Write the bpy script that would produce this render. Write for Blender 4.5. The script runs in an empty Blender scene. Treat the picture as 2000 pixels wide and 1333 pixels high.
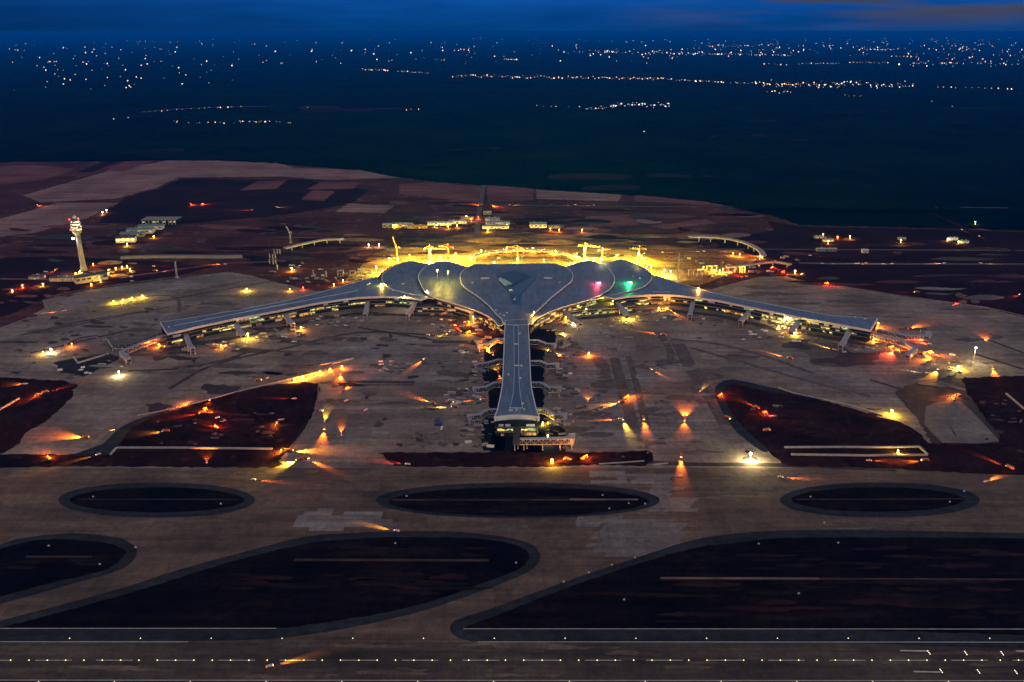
import bpy, bmesh, math, random
from mathutils import Vector, Matrix
from mathutils.geometry import delaunay_2d_cdt
random.seed(7)
S = bpy.context.scene
COL = S.collection

# ------------------------------------------------------------------ camera
F, CX, CY, YH = 1650.0, 1000.0, 666.5, 62.0          # focal length and horizon in pixels of the 2000 px photograph
TH = math.atan((CY - YH) / F)
H = math.cos(TH) / 0.00194                            # flying height in metres (from the runway lights' spacing)
cam = bpy.data.cameras.new('camera')
cam.sensor_width = 36.0; cam.lens = 36.0 * F / 2000.0
cam.clip_start = 1.0; cam.clip_end = 400000.0
camo = bpy.data.objects.new('camera', cam); COL.objects.link(camo)
camo.location = (0, 0, H); camo.rotation_euler = (math.pi / 2 - TH, 0, 0)
S.camera = camo

# ------------------------------------------------------------------ world: dusk sky
W = bpy.data.worlds.new('World'); S.world = W; W.use_nodes = True
SUN_EL, SUN_AZ = math.radians(-4.0), math.radians(200)
def build_world():
    nt = W.node_tree; N = nt.nodes; L = nt.links
    for n in list(N): N.remove(n)
    out = N.new('ShaderNodeOutputWorld'); bg = N.new('ShaderNodeBackground')
    tc = N.new('ShaderNodeTexCoord'); sx = N.new('ShaderNodeSeparateXYZ')
    L.new(tc.outputs['Generated'], sx.inputs[0])
    ramp = N.new('ShaderNodeValToRGB'); cr = ramp.color_ramp
    L.new(sx.outputs['Z'], ramp.inputs[0])
    stops = [(0.0, (.0008, .032, .136)), (.018, (.0012, .038, .168)), (.04, (.003, .054, .235)), (.12, (.02, .085, .27)),
             (.36, (.07, .135, .30)), (.62, (.225, .195, .19)), (1.0, (.32, .25, .20))]
    while len(cr.elements) < len(stops): cr.elements.new(0.5)
    for e, (p, c) in zip(cr.elements, stops): e.position = p; e.color = (*c, 1)
    # clouds to the right, a grey-blue tone mixed in by noise
    mp = N.new('ShaderNodeMapping'); mp.inputs['Scale'].default_value = (3.5, 3.5, 38)
    L.new(tc.outputs['Generated'], mp.inputs[0])
    nz = N.new('ShaderNodeTexNoise'); nz.inputs['Scale'].default_value = 1.6; nz.inputs['Detail'].default_value = 5
    L.new(mp.outputs[0], nz.inputs['Vector'])
    mr = N.new('ShaderNodeMapRange'); mr.interpolation_type = 'SMOOTHSTEP'
    mr.inputs[1].default_value = .06; mr.inputs[2].default_value = .36; L.new(sx.outputs['X'], mr.inputs[0])
    nr = N.new('ShaderNodeMapRange'); nr.interpolation_type = 'SMOOTHSTEP'
    nr.inputs[1].default_value = .36; nr.inputs[2].default_value = .6; L.new(nz.outputs['Fac'], nr.inputs[0])
    ez = N.new('ShaderNodeMapRange'); ez.inputs[1].default_value = .2; ez.inputs[2].default_value = .05; L.new(sx.outputs['Z'], ez.inputs[0])
    m1 = N.new('ShaderNodeMath'); m1.operation = 'MULTIPLY'; L.new(mr.outputs[0], m1.inputs[0]); L.new(nr.outputs[0], m1.inputs[1])
    m2 = N.new('ShaderNodeMath'); m2.operation = 'MULTIPLY'; L.new(m1.outputs[0], m2.inputs[0])
    lo = N.new('ShaderNodeMapRange'); lo.interpolation_type = 'SMOOTHSTEP'; lo.inputs[1].default_value = -.004; lo.inputs[2].default_value = .022; L.new(sx.outputs['Z'], lo.inputs[0])
    m3 = N.new('ShaderNodeMath'); m3.operation = 'MULTIPLY'; L.new(ez.outputs[0], m3.inputs[0]); L.new(lo.outputs[0], m3.inputs[1]); L.new(m3.outputs[0], m2.inputs[1])
    mx = N.new('ShaderNodeMix'); mx.data_type = 'RGBA'
    L.new(m2.outputs[0], mx.inputs['Factor']); L.new(ramp.outputs[0], mx.inputs['A']); mx.inputs['B'].default_value = (.033, .040, .074, 1)
    # left side of the sky a little darker
    lr = N.new('ShaderNodeMapRange'); lr.interpolation_type = 'SMOOTHSTEP'
    lr.inputs[1].default_value = -.62; lr.inputs[2].default_value = -.02; lr.inputs[3].default_value = .55; lr.inputs[4].default_value = 1.0
    L.new(sx.outputs['X'], lr.inputs[0])
    mu = N.new('ShaderNodeMix'); mu.data_type = 'RGBA'; mu.blend_type = 'MULTIPLY'; mu.inputs['Factor'].default_value = 1
    L.new(mx.outputs['Result'], mu.inputs['A']); L.new(lr.outputs[0], mu.inputs['B'])
    sky = N.new('ShaderNodeTexSky'); sky.sky_type = 'NISHITA'; sky.sun_disc = False
    sky.sun_elevation = SUN_EL; sky.sun_rotation = SUN_AZ; sky.altitude = 480
    ad = N.new('ShaderNodeMix'); ad.data_type = 'RGBA'; ad.blend_type = 'ADD'; ad.inputs['Factor'].default_value = 0.05
    n2 = N.new('ShaderNodeTexNoise'); n2.inputs['Scale'].default_value = 2.3; n2.inputs['Detail'].default_value = 6; n2.inputs['Roughness'].default_value = .6; L.new(mp.outputs[0], n2.inputs['Vector'])
    r2 = N.new('ShaderNodeMapRange'); r2.inputs[1].default_value = .3; r2.inputs[2].default_value = .7; r2.inputs[3].default_value = .80; r2.inputs[4].default_value = 1.16; L.new(n2.outputs['Fac'], r2.inputs[0])
    mo = N.new('ShaderNodeMix'); mo.data_type = 'RGBA'; mo.blend_type = 'MULTIPLY'; mo.inputs['Factor'].default_value = 1; L.new(mu.outputs['Result'], mo.inputs['A']); L.new(r2.outputs[0], mo.inputs['B'])
    L.new(mo.outputs['Result'], ad.inputs['A']); L.new(sky.outputs[0], ad.inputs['B'])
    gy = N.new('ShaderNodeMapRange'); gy.interpolation_type = 'SMOOTHSTEP'; gy.inputs[1].default_value = .05; gy.inputs[2].default_value = -.9; L.new(sx.outputs['Y'], gy.inputs[0])  # warm glow added low behind the camera to brighten walls and fascias
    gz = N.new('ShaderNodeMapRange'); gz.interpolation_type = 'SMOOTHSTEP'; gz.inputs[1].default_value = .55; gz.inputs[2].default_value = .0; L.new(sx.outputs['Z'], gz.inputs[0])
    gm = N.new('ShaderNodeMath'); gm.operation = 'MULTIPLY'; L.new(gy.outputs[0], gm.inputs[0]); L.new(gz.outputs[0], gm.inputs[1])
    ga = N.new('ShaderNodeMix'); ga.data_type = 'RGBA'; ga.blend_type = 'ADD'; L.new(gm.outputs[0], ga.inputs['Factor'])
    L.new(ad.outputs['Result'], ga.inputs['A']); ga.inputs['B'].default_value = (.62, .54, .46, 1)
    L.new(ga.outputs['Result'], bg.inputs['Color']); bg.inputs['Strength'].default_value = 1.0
    L.new(bg.outputs[0], out.inputs['Surface'])
build_world()
sun = bpy.data.lights.new('sun', 'SUN'); sun.energy = 0.05; sun.angle = math.radians(40); sun.color = (1, .86, .78)
suno = bpy.data.objects.new('sun', sun); COL.objects.link(suno)
suno.rotation_euler = (math.radians(50), 0, math.radians(-25))
S.view_settings.view_transform = 'Standard'; S.view_settings.look = 'None'
S.view_settings.exposure = 0.62; S.view_settings.gamma = 1.0
S.cycles.volume_bounces = 0; S.cycles.max_bounces = 4; S.cycles.diffuse_bounces = 1; S.cycles.glossy_bounces = 2
S.cycles.use_denoising = True; S.cycles.denoiser = 'OPENIMAGEDENOISE'; S.cycles.denoising_input_passes = 'RGB_ALBEDO_NORMAL'; S.cycles.denoising_prefilter = 'FAST'; S.cycles.use_adaptive_sampling = False; S.cycles.use_light_tree = True; S.cycles.sample_clamp_indirect = 3.0

# ------------------------------------------------------------------ photograph <-> world
def ray(px, py):
    r = (px - CX) / F; u = -(py - CY) / F
    return Vector((r, math.cos(TH) + u * math.sin(TH), -math.sin(TH) + u * math.cos(TH)))
def G(px, py, z=0.0):
    d = ray(px, py); t = (z - H) / d.z
    return Vector((d.x * t, d.y * t, z))
def at_depth(px, py, Y):                              # point of the pixel's ray that lies Y metres ahead
    d = ray(px, py); t = Y / d.y
    return Vector((d.x * t, Y, H + d.z * t))
def P(v):
    fz = v.y * math.cos(TH) - (v.z - H) * math.sin(TH); u = v.y * math.sin(TH) + (v.z - H) * math.cos(TH)
    return (CX + F * v.x / fz, CY - F * u / fz)
def GF(px, py, zf):                                   # unproject onto a height function
    z = 20.0
    for _ in range(14):
        p = G(px, py, z); z = zf(p.x, p.y)
    return Vector((p.x, p.y, z))
def spline(pts, n=4, closed=False):
    pts = [Vector(p) for p in pts]; m = len(pts); out = []
    for i in range(m if closed else m - 1):
        p1, p2 = pts[i], pts[(i + 1) % m]
        p0 = pts[i - 1] if (closed or i > 0) else p1 * 2 - p2
        p3 = pts[(i + 2) % m] if (closed or i + 2 < m) else p2 * 2 - p1
        for k in range(n):
            t = k / n
            out.append(.5 * ((2 * p1) + (p2 - p0) * t + (2 * p0 - 5 * p1 + 4 * p2 - p3) * t * t + (3 * p1 - p0 - 3 * p2 + p3) * t ** 3))
    if not closed: out.append(pts[-1])
    return out
def inside(x, y, poly):
    c = False; j = len(poly) - 1
    for i in range(len(poly)):
        xi, yi = poly[i][0], poly[i][1]; xj, yj = poly[j][0], poly[j][1]
        if (yi > y) != (yj > y) and x < (xj - xi) * (y - yi) / (yj - yi) + xi: c = not c
        j = i
    return c

# ------------------------------------------------------------------ materials
def _mat(name):
    m = bpy.data.materials.new(name); m.use_nodes = True
    return m, m.node_tree.nodes, m.node_tree.links, m.node_tree.nodes['Principled BSDF']
def surf(name, c1, c2=None, scale=.4, rough=.6, metal=0.0, detail=4):
    m, N, L, b = _mat(name)
    c2 = c2 or tuple(v * .7 for v in c1)
    tc = N.new('ShaderNodeTexCoord'); nz = N.new('ShaderNodeTexNoise')
    nz.inputs['Scale'].default_value = scale; nz.inputs['Detail'].default_value = detail
    L.new(tc.outputs['Object'], nz.inputs['Vector'])
    mr = N.new('ShaderNodeMapRange'); mr.inputs[1].default_value = .3; mr.inputs[2].default_value = .7
    L.new(nz.outputs['Fac'], mr.inputs[0])
    mx = N.new('ShaderNodeMix'); mx.data_type = 'RGBA'
    mx.inputs['A'].default_value = (*c1, 1); mx.inputs['B'].default_value = (*c2, 1)
    L.new(mr.outputs[0], mx.inputs['Factor']); L.new(mx.outputs['Result'], b.inputs['Base Color'])
    b.inputs['Roughness'].default_value = rough; b.inputs['Metallic'].default_value = metal
    return m
def ground(name, c1, c2, scale=.006, slab=None, streak=0.0, mott=.35, rough=.9, fleck=None, spec=.2, fscale=.035):
    """large outdoor surface: broad tone drift, fine mottling, optional slabs and long streaks"""
    m, N, L, b = _mat(name)
    tc = N.new('ShaderNodeTexCoord')
    def noise(sc, det, vec=None, rgh=.55):
        n = N.new('ShaderNodeTexNoise'); n.inputs['Scale'].default_value = sc; n.inputs['Detail'].default_value = det
        n.inputs['Roughness'].default_value = rgh
        L.new(vec or tc.outputs['Object'], n.inputs['Vector']); return n.outputs['Fac']
    def mrange(x, a, bb, c, d):
        r = N.new('ShaderNodeMapRange'); r.inputs[1].default_value = a; r.inputs[2].default_value = bb
        r.inputs[3].default_value = c; r.inputs[4].default_value = d; L.new(x, r.inputs[0]); return r.outputs[0]
    def mul(a, bb):
        x = N.new('ShaderNodeMix'); x.data_type = 'RGBA'; x.blend_type = 'MULTIPLY'; x.inputs['Factor'].default_value = 1
        L.new(a, x.inputs['A']); L.new(bb, x.inputs['B']); return x.outputs['Result']
    mx = N.new('ShaderNodeMix'); mx.data_type = 'RGBA'
    mx.inputs['A'].default_value = (*c1, 1); mx.inputs['B'].default_value = (*c2, 1)
    L.new(mrange(noise(scale, 6), .35, .65, 0, 1), mx.inputs['Factor'])
    col = mx.outputs['Result']
    col = mul(col, mrange(noise(.12, 5, None, .7), .25, .75, 1 - mott, 1 + mott))
    col = mul(col, mrange(noise(.9, 2), .3, .7, 1 - mott * .5, 1 + mott * .5))
    if streak:
        mp = N.new('ShaderNodeMapping'); mp.inputs['Scale'].default_value = (.006, .09, 1); L.new(tc.outputs['Object'], mp.inputs[0])
        col = mul(col, mrange(noise(1.0, 5, mp.outputs[0], .65), .3, .7, 1 - streak, 1 + streak))
    if slab:
        br = N.new('ShaderNodeTexBrick'); br.inputs['Scale'].default_value = 1.0; br.offset = 0.0
        br.inputs['Brick Width'].default_value = slab; br.inputs['Row Height'].default_value = slab
        br.inputs['Mortar Size'].default_value = .35; br.inputs['Bias'].default_value = 0
        br.inputs['Color1'].default_value = (.90, .90, .90, 1); br.inputs['Color2'].default_value = (1.10, 1.10, 1.10, 1)
        br.inputs['Mortar'].default_value = (.82, .82, .82, 1)
        L.new(tc.outputs['Object'], br.inputs['Vector']); col = mul(col, br.outputs['Color'])
    if fleck:
        f = N.new('ShaderNodeMix'); f.data_type = 'RGBA'; L.new(col, f.inputs['A']); f.inputs['B'].default_value = (*fleck, 1)
        L.new(mrange(noise(fscale, 4, None, .6), .58, .68, 0, .8), f.inputs['Factor']); col = f.outputs['Result']
    L.new(col, b.inputs['Base Color']); b.inputs['Roughness'].default_value = rough
    b.inputs['Specular IOR Level'].default_value = spec
    return m
def glow(name, c, strength, bay=0.0):
    m, N, L, b = _mat(name)
    tc = N.new('ShaderNodeTexCoord')
    if bay:                                           # unevenly lit bays behind the glass
        mp = N.new('ShaderNodeMapping'); mp.inputs['Scale'].default_value = (bay, bay, bay * 1.6); L.new(tc.outputs['Object'], mp.inputs[0])
        v = N.new('ShaderNodeTexVoronoi'); v.inputs['Scale'].default_value = 1.0; L.new(mp.outputs[0], v.inputs['Vector'])
        sx = N.new('ShaderNodeSeparateColor'); L.new(v.outputs['Color'], sx.inputs[0]); src = sx.outputs[0]; lo, hi, a, z = .04, 2.1, .25, 1.0
    else:
        nz = N.new('ShaderNodeTexNoise'); nz.inputs['Scale'].default_value = .35; L.new(tc.outputs['Object'], nz.inputs['Vector'])
        src = nz.outputs['Fac']; lo, hi, a, z = .45, 1.55, .25, .75
    mr = N.new('ShaderNodeMapRange'); mr.inputs[1].default_value = a; mr.inputs[2].default_value = z
    mr.inputs[3].default_value = strength * lo; mr.inputs[4].default_value = strength * hi
    L.new(src, mr.inputs[0]); L.new(mr.outputs[0], b.inputs['Emission Strength'])
    b.inputs['Base Color'].default_value = (.3, .3, .3, 1) if not bay else (.05, .05, .05, 1); b.inputs['Emission Color'].default_value = (*c, 1)
    m.cycles.emission_sampling = 'NONE' if not bay else 'AUTO'
    return m
def metal_roof(name, c1, c2):
    m = surf(name, c1, c2, .015, .40, .35); N = m.node_tree.nodes; L = m.node_tree.links; b = N['Principled BSDF']
    src = b.inputs['Base Color'].links[0].from_socket; tc = N.new('ShaderNodeTexCoord')
    br = N.new('ShaderNodeTexBrick'); br.inputs['Scale'].default_value = 1.0; br.inputs['Brick Width'].default_value = 5.0; br.inputs['Row Height'].default_value = 22.0; br.inputs['Mortar Size'].default_value = .25
    br.inputs['Color1'].default_value = (.80, .80, .80, 1); br.inputs['Color2'].default_value = (1.14, 1.14, 1.14, 1); br.inputs['Mortar'].default_value = (.5, .52, .55, 1); L.new(tc.outputs['Object'], br.inputs['Vector'])
    mx = N.new('ShaderNodeMix'); mx.data_type = 'RGBA'; mx.blend_type = 'MULTIPLY'; mx.inputs['Factor'].default_value = 1
    L.new(src, mx.inputs['A']); L.new(br.outputs['Color'], mx.inputs['B']); L.new(mx.outputs['Result'], b.inputs['Base Color'])
    nz = N.new('ShaderNodeTexNoise'); nz.inputs['Scale'].default_value = .05; nz.inputs['Detail'].default_value = 5; L.new(tc.outputs['Object'], nz.inputs['Vector'])
    mr = N.new('ShaderNodeMapRange'); mr.inputs[1].default_value = .3; mr.inputs[2].default_value = .7; mr.inputs[3].default_value = .42; mr.inputs[4].default_value = .62
    L.new(nz.outputs['Fac'], mr.inputs[0]); L.new(mr.outputs[0], b.inputs['Roughness']); return m
M = dict(
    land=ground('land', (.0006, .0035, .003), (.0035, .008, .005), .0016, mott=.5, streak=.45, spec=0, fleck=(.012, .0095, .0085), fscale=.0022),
    dirt=ground('dirt', (.108, .045, .040), (.050, .021, .023), .006, mott=.6, streak=.5, fleck=(.20, .105, .085), fscale=.02, spec=0),
    field=ground('field', (.31, .195, .18), (.19, .115, .11), .006, mott=.4, streak=.45, spec=0),
    field_brown=ground('field_brown', (.205, .09, .088), (.13, .06, .06), .006, mott=.4, streak=.4, spec=0),
    field_dark=ground('field_dark', (.034, .0125, .018), (.018, .008, .011), .006, mott=.45, streak=.35, spec=0),
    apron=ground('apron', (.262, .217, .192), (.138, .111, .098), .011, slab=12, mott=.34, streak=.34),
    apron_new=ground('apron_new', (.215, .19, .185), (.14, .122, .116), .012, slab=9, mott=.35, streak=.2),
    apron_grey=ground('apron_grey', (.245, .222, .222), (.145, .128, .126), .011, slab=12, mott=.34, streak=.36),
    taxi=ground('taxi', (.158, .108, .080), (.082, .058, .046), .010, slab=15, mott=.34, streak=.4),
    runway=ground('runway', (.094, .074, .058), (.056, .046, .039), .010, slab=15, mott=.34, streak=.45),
    shoulder=ground('shoulder', (.036, .040, .046), (.026, .029, .034), .02, mott=.4, streak=.3, spec=0),
    blackshoulder=ground('blackshoulder', (.012, .015, .021), (.008, .010, .013), .02, mott=.3, spec=0),
    grass=ground('grass', (.005, .0032, .0022), (.014, .0085, .006), .012, mott=.7, streak=.5, spec=0),
    pit=ground('pit', (.012, .005, .004), (.030, .0125, .010), .014, mott=.7, fleck=(.06, .024, .02), fscale=.05, spec=0),
    mud=ground('mud', (.034, .029, .028), (.06, .048, .044), .05, mott=.5),
    stain=ground('stain', (.085, .070, .066), (.125, .10, .092), .05, mott=.5),
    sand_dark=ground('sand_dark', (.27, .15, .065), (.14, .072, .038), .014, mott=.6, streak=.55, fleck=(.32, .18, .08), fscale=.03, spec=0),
    pit_pale=ground('pit_pale', (.040, .019, .016), (.022, .010, .009), .03, mott=.5, spec=0), soil=ground('soil', (.024, .015, .011), (.014, .009, .007), .03, mott=.5, spec=0),
    taxi_worn=ground('taxi_worn', (.175, .125, .096), (.10, .074, .058), .03, slab=15, mott=.4, streak=.4), runway_worn=ground('runway_worn', (.060, .048, .04), (.095, .078, .064), .03, slab=15, mott=.4, streak=.4),
    drain=ground('drain', (.10, .062, .052), (.035, .022, .02), .03, mott=.5, spec=0), drain_pale=ground('drain_pale', (.26, .17, .14), (.10, .07, .06), .03, mott=.5, spec=0),
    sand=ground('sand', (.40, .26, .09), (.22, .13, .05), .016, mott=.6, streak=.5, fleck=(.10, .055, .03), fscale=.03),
    white=surf('white', (.78, .77, .74), (.66, .65, .62), 1.2, .5),
    paint=surf('paint', (.62, .60, .56), (.40, .38, .36), .15, .7),
    fascia=surf('fascia', (.74, .72, .67), (.62, .60, .56), .08, .45),
    rim=surf('rim', (.74, .76, .80), (.6, .62, .66), .1, .45),
    roof=metal_roof('roof', (.145, .205, .285), (.11, .16, .235)),
    roof_strip=surf('roof_strip', (.055, .11, .17), (.045, .09, .15), .05, .35, .3),
    glass=surf('glass', (.012, .02, .02), (.02, .032, .03), .3, .18),
    skylight=surf('skylight', (.02, .06, .085), (.03, .085, .10), .25, .2),
    soffit=surf('soffit', (.10, .10, .095), (.07, .07, .066), .2, .7),
    slab=surf('slab', (.30, .29, .26), (.20, .19, .17), .3, .8),
    steel=surf('steel', (.52, .50, .47), (.40, .38, .36), .6, .5),
    bridge_roof=surf('bridge_roof', (.33, .34, .42), (.25, .26, .33), .3, .55),
    concrete=surf('concrete', (.46, .42, .37), (.30, .27, .24), .25, .85),
    darkroof=surf('darkroof', (.04, .042, .045), (.03, .03, .032), .2, .7),
    tealroof=surf('tealroof', (.16, .25, .24), (.12, .19, .18), .3, .5),
    paleroof=surf('paleroof', (.40, .43, .44), (.30, .33, .33), .3, .5),
    yellow=surf('yellow', (.62, .38, .05), (.48, .28, .04), 1, .5),
    orange=surf('orange', (.55, .2, .05), (.42, .14, .04), 1, .5),
    red=surf('red', (.45, .05, .04), (.32, .04, .03), 1, .5),
    blue=surf('blue', (.02, .035, .14), (.03, .05, .18), 1, .5),
    rubber=surf('rubber', (.02, .02, .02), (.03, .03, .03), 2, .9),
    junk=surf('junk', (.055, .05, .05), (.10, .09, .09), .8, .9),
    junkpale=surf('junkpale', (.40, .38, .37), (.12, .11, .11), .9, .9),
    timber=surf('timber', (.26, .19, .13), (.14, .10, .07), .9, .9),
    far_field=ground('far_field', (.034, .020, .016), (.018, .011, .010), .004, mott=.5, streak=.3, spec=0), far_green=ground('far_green', (.006, .024, .018), (.004, .014, .012), .004, mott=.5, streak=.3, spec=0),
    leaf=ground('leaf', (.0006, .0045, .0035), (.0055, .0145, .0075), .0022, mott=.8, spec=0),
    g_white=glow('g_white', (1, .93, .72), 14), g_warm=glow('g_warm', (1, .70, .22), 10),
    g_yellow=glow('g_yellow', (1, .62, .06), 5), g_orange=glow('g_orange', (1, .20, .015), 4.0),
    g_red=glow('g_red', (1, .03, .03), 4.0), g_win=glow('g_win', (1, .78, .20), .5, .28), g_wing=glow('g_wing', (.80, 1, .35), .32, .28),
    g_wino=glow('g_wino', (1, .40, .06), .38, .3), g_panel=surf('g_panel', (.85, .85, .78), (.6, .6, .55), .5, .6), g_blue=glow('g_blue', (.45, .7, 1), 16),
    g_green=glow('g_green', (.02, 1, .18), 3), g_town=glow('g_town', (1, .76, .40), 1.9), g_townw=glow('g_townw', (.95, .95, .9), 1.8),
    g_townf=glow('g_townf', (1, .84, .60), 2.2), g_runway=glow('g_runway', (1, .78, .25), 1.6), g_runw=glow('g_runw', (1, .92, .66), 1.3),
)

# ------------------------------------------------------------------ objects
def tag(o, label=None, cat=None, group=None, kind=None):
    if label: o['label'] = label
    if cat: o['category'] = cat
    if group: o['group'] = group
    if kind: o['kind'] = kind
    return o
def empty(name, loc, rz=0.0, label=None, cat=None, group=None):
    o = bpy.data.objects.new(name, None); COL.objects.link(o)
    o.location = loc; o.rotation_euler = (0, 0, rz); o.empty_display_size = 2
    return tag(o, label, cat, group)
class MB:
    def __init__(self): self.v = []; self.f = []; self.mi = []; self.k = 0
    def add(self, vs, fs):
        n = len(self.v); self.v += [tuple(x) for x in vs]
        self.f += [tuple(n + i for i in f) for f in fs]; self.mi += [self.k] * len(fs); return self
    def box(self, c, s, rz=0.0):
        x, y, z = s[0] / 2, s[1] / 2, s[2] / 2; cs, sn = math.cos(rz), math.sin(rz); vs = []
        for dx, dy, dz in ((-x,-y,-z),(x,-y,-z),(x,y,-z),(-x,y,-z),(-x,-y,z),(x,-y,z),(x,y,z),(-x,y,z)):
            vs.append((c[0] + dx * cs - dy * sn, c[1] + dx * sn + dy * cs, c[2] + dz))
        return self.add(vs, [(3,2,1,0),(4,5,6,7),(0,1,5,4),(1,2,6,5),(2,3,7,6),(3,0,4,7)])
    def taper(self, c, s, s2, h):                     # frustum from footprint s up to footprint s2
        vs = []
        for (a, b), z in ((s, 0), (s2, h)):
            for sx, sy in ((-1,-1),(1,-1),(1,1),(-1,1)): vs.append((c[0] + sx * a / 2, c[1] + sy * b / 2, c[2] + z))
        return self.add(vs, [(3,2,1,0),(4,5,6,7),(0,1,5,4),(1,2,6,5),(2,3,7,6),(3,0,4,7)])
    def bar(self, p, q, w, w2=None):
        p, q = Vector(p), Vector(q); d = (q - p)
        if d.length < 1e-6: return self
        d.normalize(); up = Vector((0, 0, 1)) if abs(d.z) < .95 else Vector((1, 0, 0))
        a = d.cross(up).normalized(); b = a.cross(d); w2 = w2 or w; vs = []
        for e, ww in ((p, w), (q, w2)):
            for s, t in ((-1,-1),(1,-1),(1,1),(-1,1)): vs.append(e + a * s * ww / 2 + b * t * ww / 2)
        return self.add(vs, [(3,2,1,0),(4,5,6,7),(0,1,5,4),(1,2,6,5),(2,3,7,6),(3,0,4,7)])
    def lathe(self, c, prof, n=16, axis='z'):         # profile of (radius, height)
        vs = []; fs = []
        for r, h in prof:
            for i in range(n):
                a = 2 * math.pi * i / n
                if axis == 'z': vs.append((c[0] + r * math.cos(a), c[1] + r * math.sin(a), c[2] + h))
                else: vs.append((c[0] + r * math.cos(a), c[1] + h, c[2] + r * math.sin(a)))
        for k in range(len(prof) - 1):
            for i in range(n):
                j = (i + 1) % n; fs.append((k * n + i, k * n + j, (k + 1) * n + j, (k + 1) * n + i))
        fs.append(tuple(range(n - 1, -1, -1))); fs.append(tuple((len(prof) - 1) * n + i for i in range(n)))
        return self.add(vs, fs)
    def ball(self, c, r, n=10, sq=1.0):
        return self.lathe((c[0], c[1], c[2]), [(max(.01, r * math.sin(math.pi * k / 6)), -r * sq * math.cos(math.pi * k / 6)) for k in range(7)], n)
    def mesh(self, name, mats):
        me = bpy.data.meshes.new(name); me.from_pydata(self.v, [], self.f)
        for m in (mats if isinstance(mats, (list, tuple)) else [mats]): me.materials.append(m)
        if len(me.materials) > 1: me.polygons.foreach_set('material_index', self.mi)
        me.update(); return me
    def build(self, name, mats, parent=None, loc=None, rz=0.0):
        o = bpy.data.objects.new(name, self.mesh(name, mats)); COL.objects.link(o)
        if parent: o.parent = parent
        if loc is not None: o.location = loc
        o.rotation_euler = (0, 0, rz); return o
def smooth(o):
    o.data.polygons.foreach_set('use_smooth', [True] * len(o.data.polygons)); return o
def instance(root, loc, rz, label=None, cat=None, group=None, scale=None):
    """copy of a thing with its parts and sub-parts"""
    r = root.copy(); COL.objects.link(r); r.location = loc; r.rotation_euler = (0, 0, rz)
    if scale: r.scale = (scale,) * 3
    def kids(a, b):
        for ch in CH.get(a.name, []):
            c = ch.copy(); COL.objects.link(c); c.parent = b; kids(ch, c)
    kids(root, r); return tag(r, label, cat, group)
CH = {}
def reg(root):                                        # remember a prototype's children
    def rec(o):
        CH[o.name] = [c for c in ALLCH if c.parent == o]
        for c in CH[o.name]: rec(c)
    ALLCH = list(COL.objects); rec(root); return root
def drop(root):                                       # delete an unplaced prototype
    for c in CH.get(root.name, []): drop(c)
    bpy.data.objects.remove(root)
def light(parent, kind, loc, color, power, rot=None, radius=.4, size=None, blend=.6, name='lamp_light'):
    l = bpy.data.lights.new(name, kind); l.color = color; l.energy = power; l.shadow_soft_size = radius
    if kind == 'SPOT': l.spot_size = math.radians(size or 60); l.spot_blend = blend
    o = bpy.data.objects.new(name, l); COL.objects.link(o); o.location = loc
    if parent: o.parent = parent
    if rot: o.rotation_euler = rot
    return o

# ------------------------------------------------------------------ ground sheets
def sheet(name, pts, z, m, n=4, closed_spline=True, kind='structure', world=False, rag=0.0):
    w = [Vector(p) for p in pts] if world else [G(p[0], p[1], z) for p in pts]
    if n > 1: w = spline(w, n, True)
    if rag:
        q = []
        for i in range(len(w)):
            a, b = w[i], w[(i + 1) % len(w)]; k = max(1, min(30, int((b - a).length / 6)))
            for t in range(k): c = a.lerp(b, t / k); q.append(Vector((c.x + random.uniform(-rag, rag), c.y + random.uniform(-rag, rag), z)))
        w = q
    me = bpy.data.meshes.new(name)
    r = delaunay_2d_cdt([Vector((p.x, p.y)) for p in w], [(i, (i + 1) % len(w)) for i in range(len(w))], [], 1, 1e-4)
    me.from_pydata([(p.x, p.y, z) for p in r[0]], [], [tuple(reversed(f)) if False else tuple(f) for f in r[2]])
    me.materials.append(m); me.update()
    o = bpy.data.objects.new(name, me); COL.objects.link(o); tag(o, kind=kind); return o
def ribbon(name, pts, width, z, m, n=4, height=0.0, world=False, kind='structure'):
    w = [Vector((p[0], p[1], z)) for p in pts] if world else [G(p[0], p[1], z) for p in pts]
    if n > 1 and len(w) > 2: w = spline(w, n)
    mb = MB(); vs = []
    for i, p in enumerate(w):
        d = (w[min(i + 1, len(w) - 1)] - w[max(i - 1, 0)]); d.z = 0; d.normalize(); nn = Vector((-d.y, d.x, 0))
        wd = width[min(i * len(width) // len(w), len(width) - 1)] if isinstance(width, list) else width
        vs += [p + nn * wd / 2, p - nn * wd / 2]
    k = len(w)
    if height:
        up = Vector((0, 0, height)); lo = [v - Vector((0, 0, .5)) for v in vs]; n0 = len(vs)
        fs = []
        for i in range(k - 1):
            a, b, c, d = 2 * i, 2 * i + 1, 2 * i + 3, 2 * i + 2
            fs += [(a + n0, b + n0, c + n0, d + n0), (a, a + n0, d + n0, d), (b + n0, b, c, c + n0)]
        fs += [(0, 1, 1 + n0, n0), (2 * k - 1, 2 * k - 2, 2 * k - 2 + n0, 2 * k - 1 + n0)]
        mb.add(lo + [v + up for v in vs], fs)
    else:
        mb.add(vs, [(2 * i, 2 * i + 1, 2 * i + 3, 2 * i + 2) for i in range(k - 1)])
    o = mb.build(name, m)
    if kind: tag(o, kind=kind)
    return o

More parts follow.
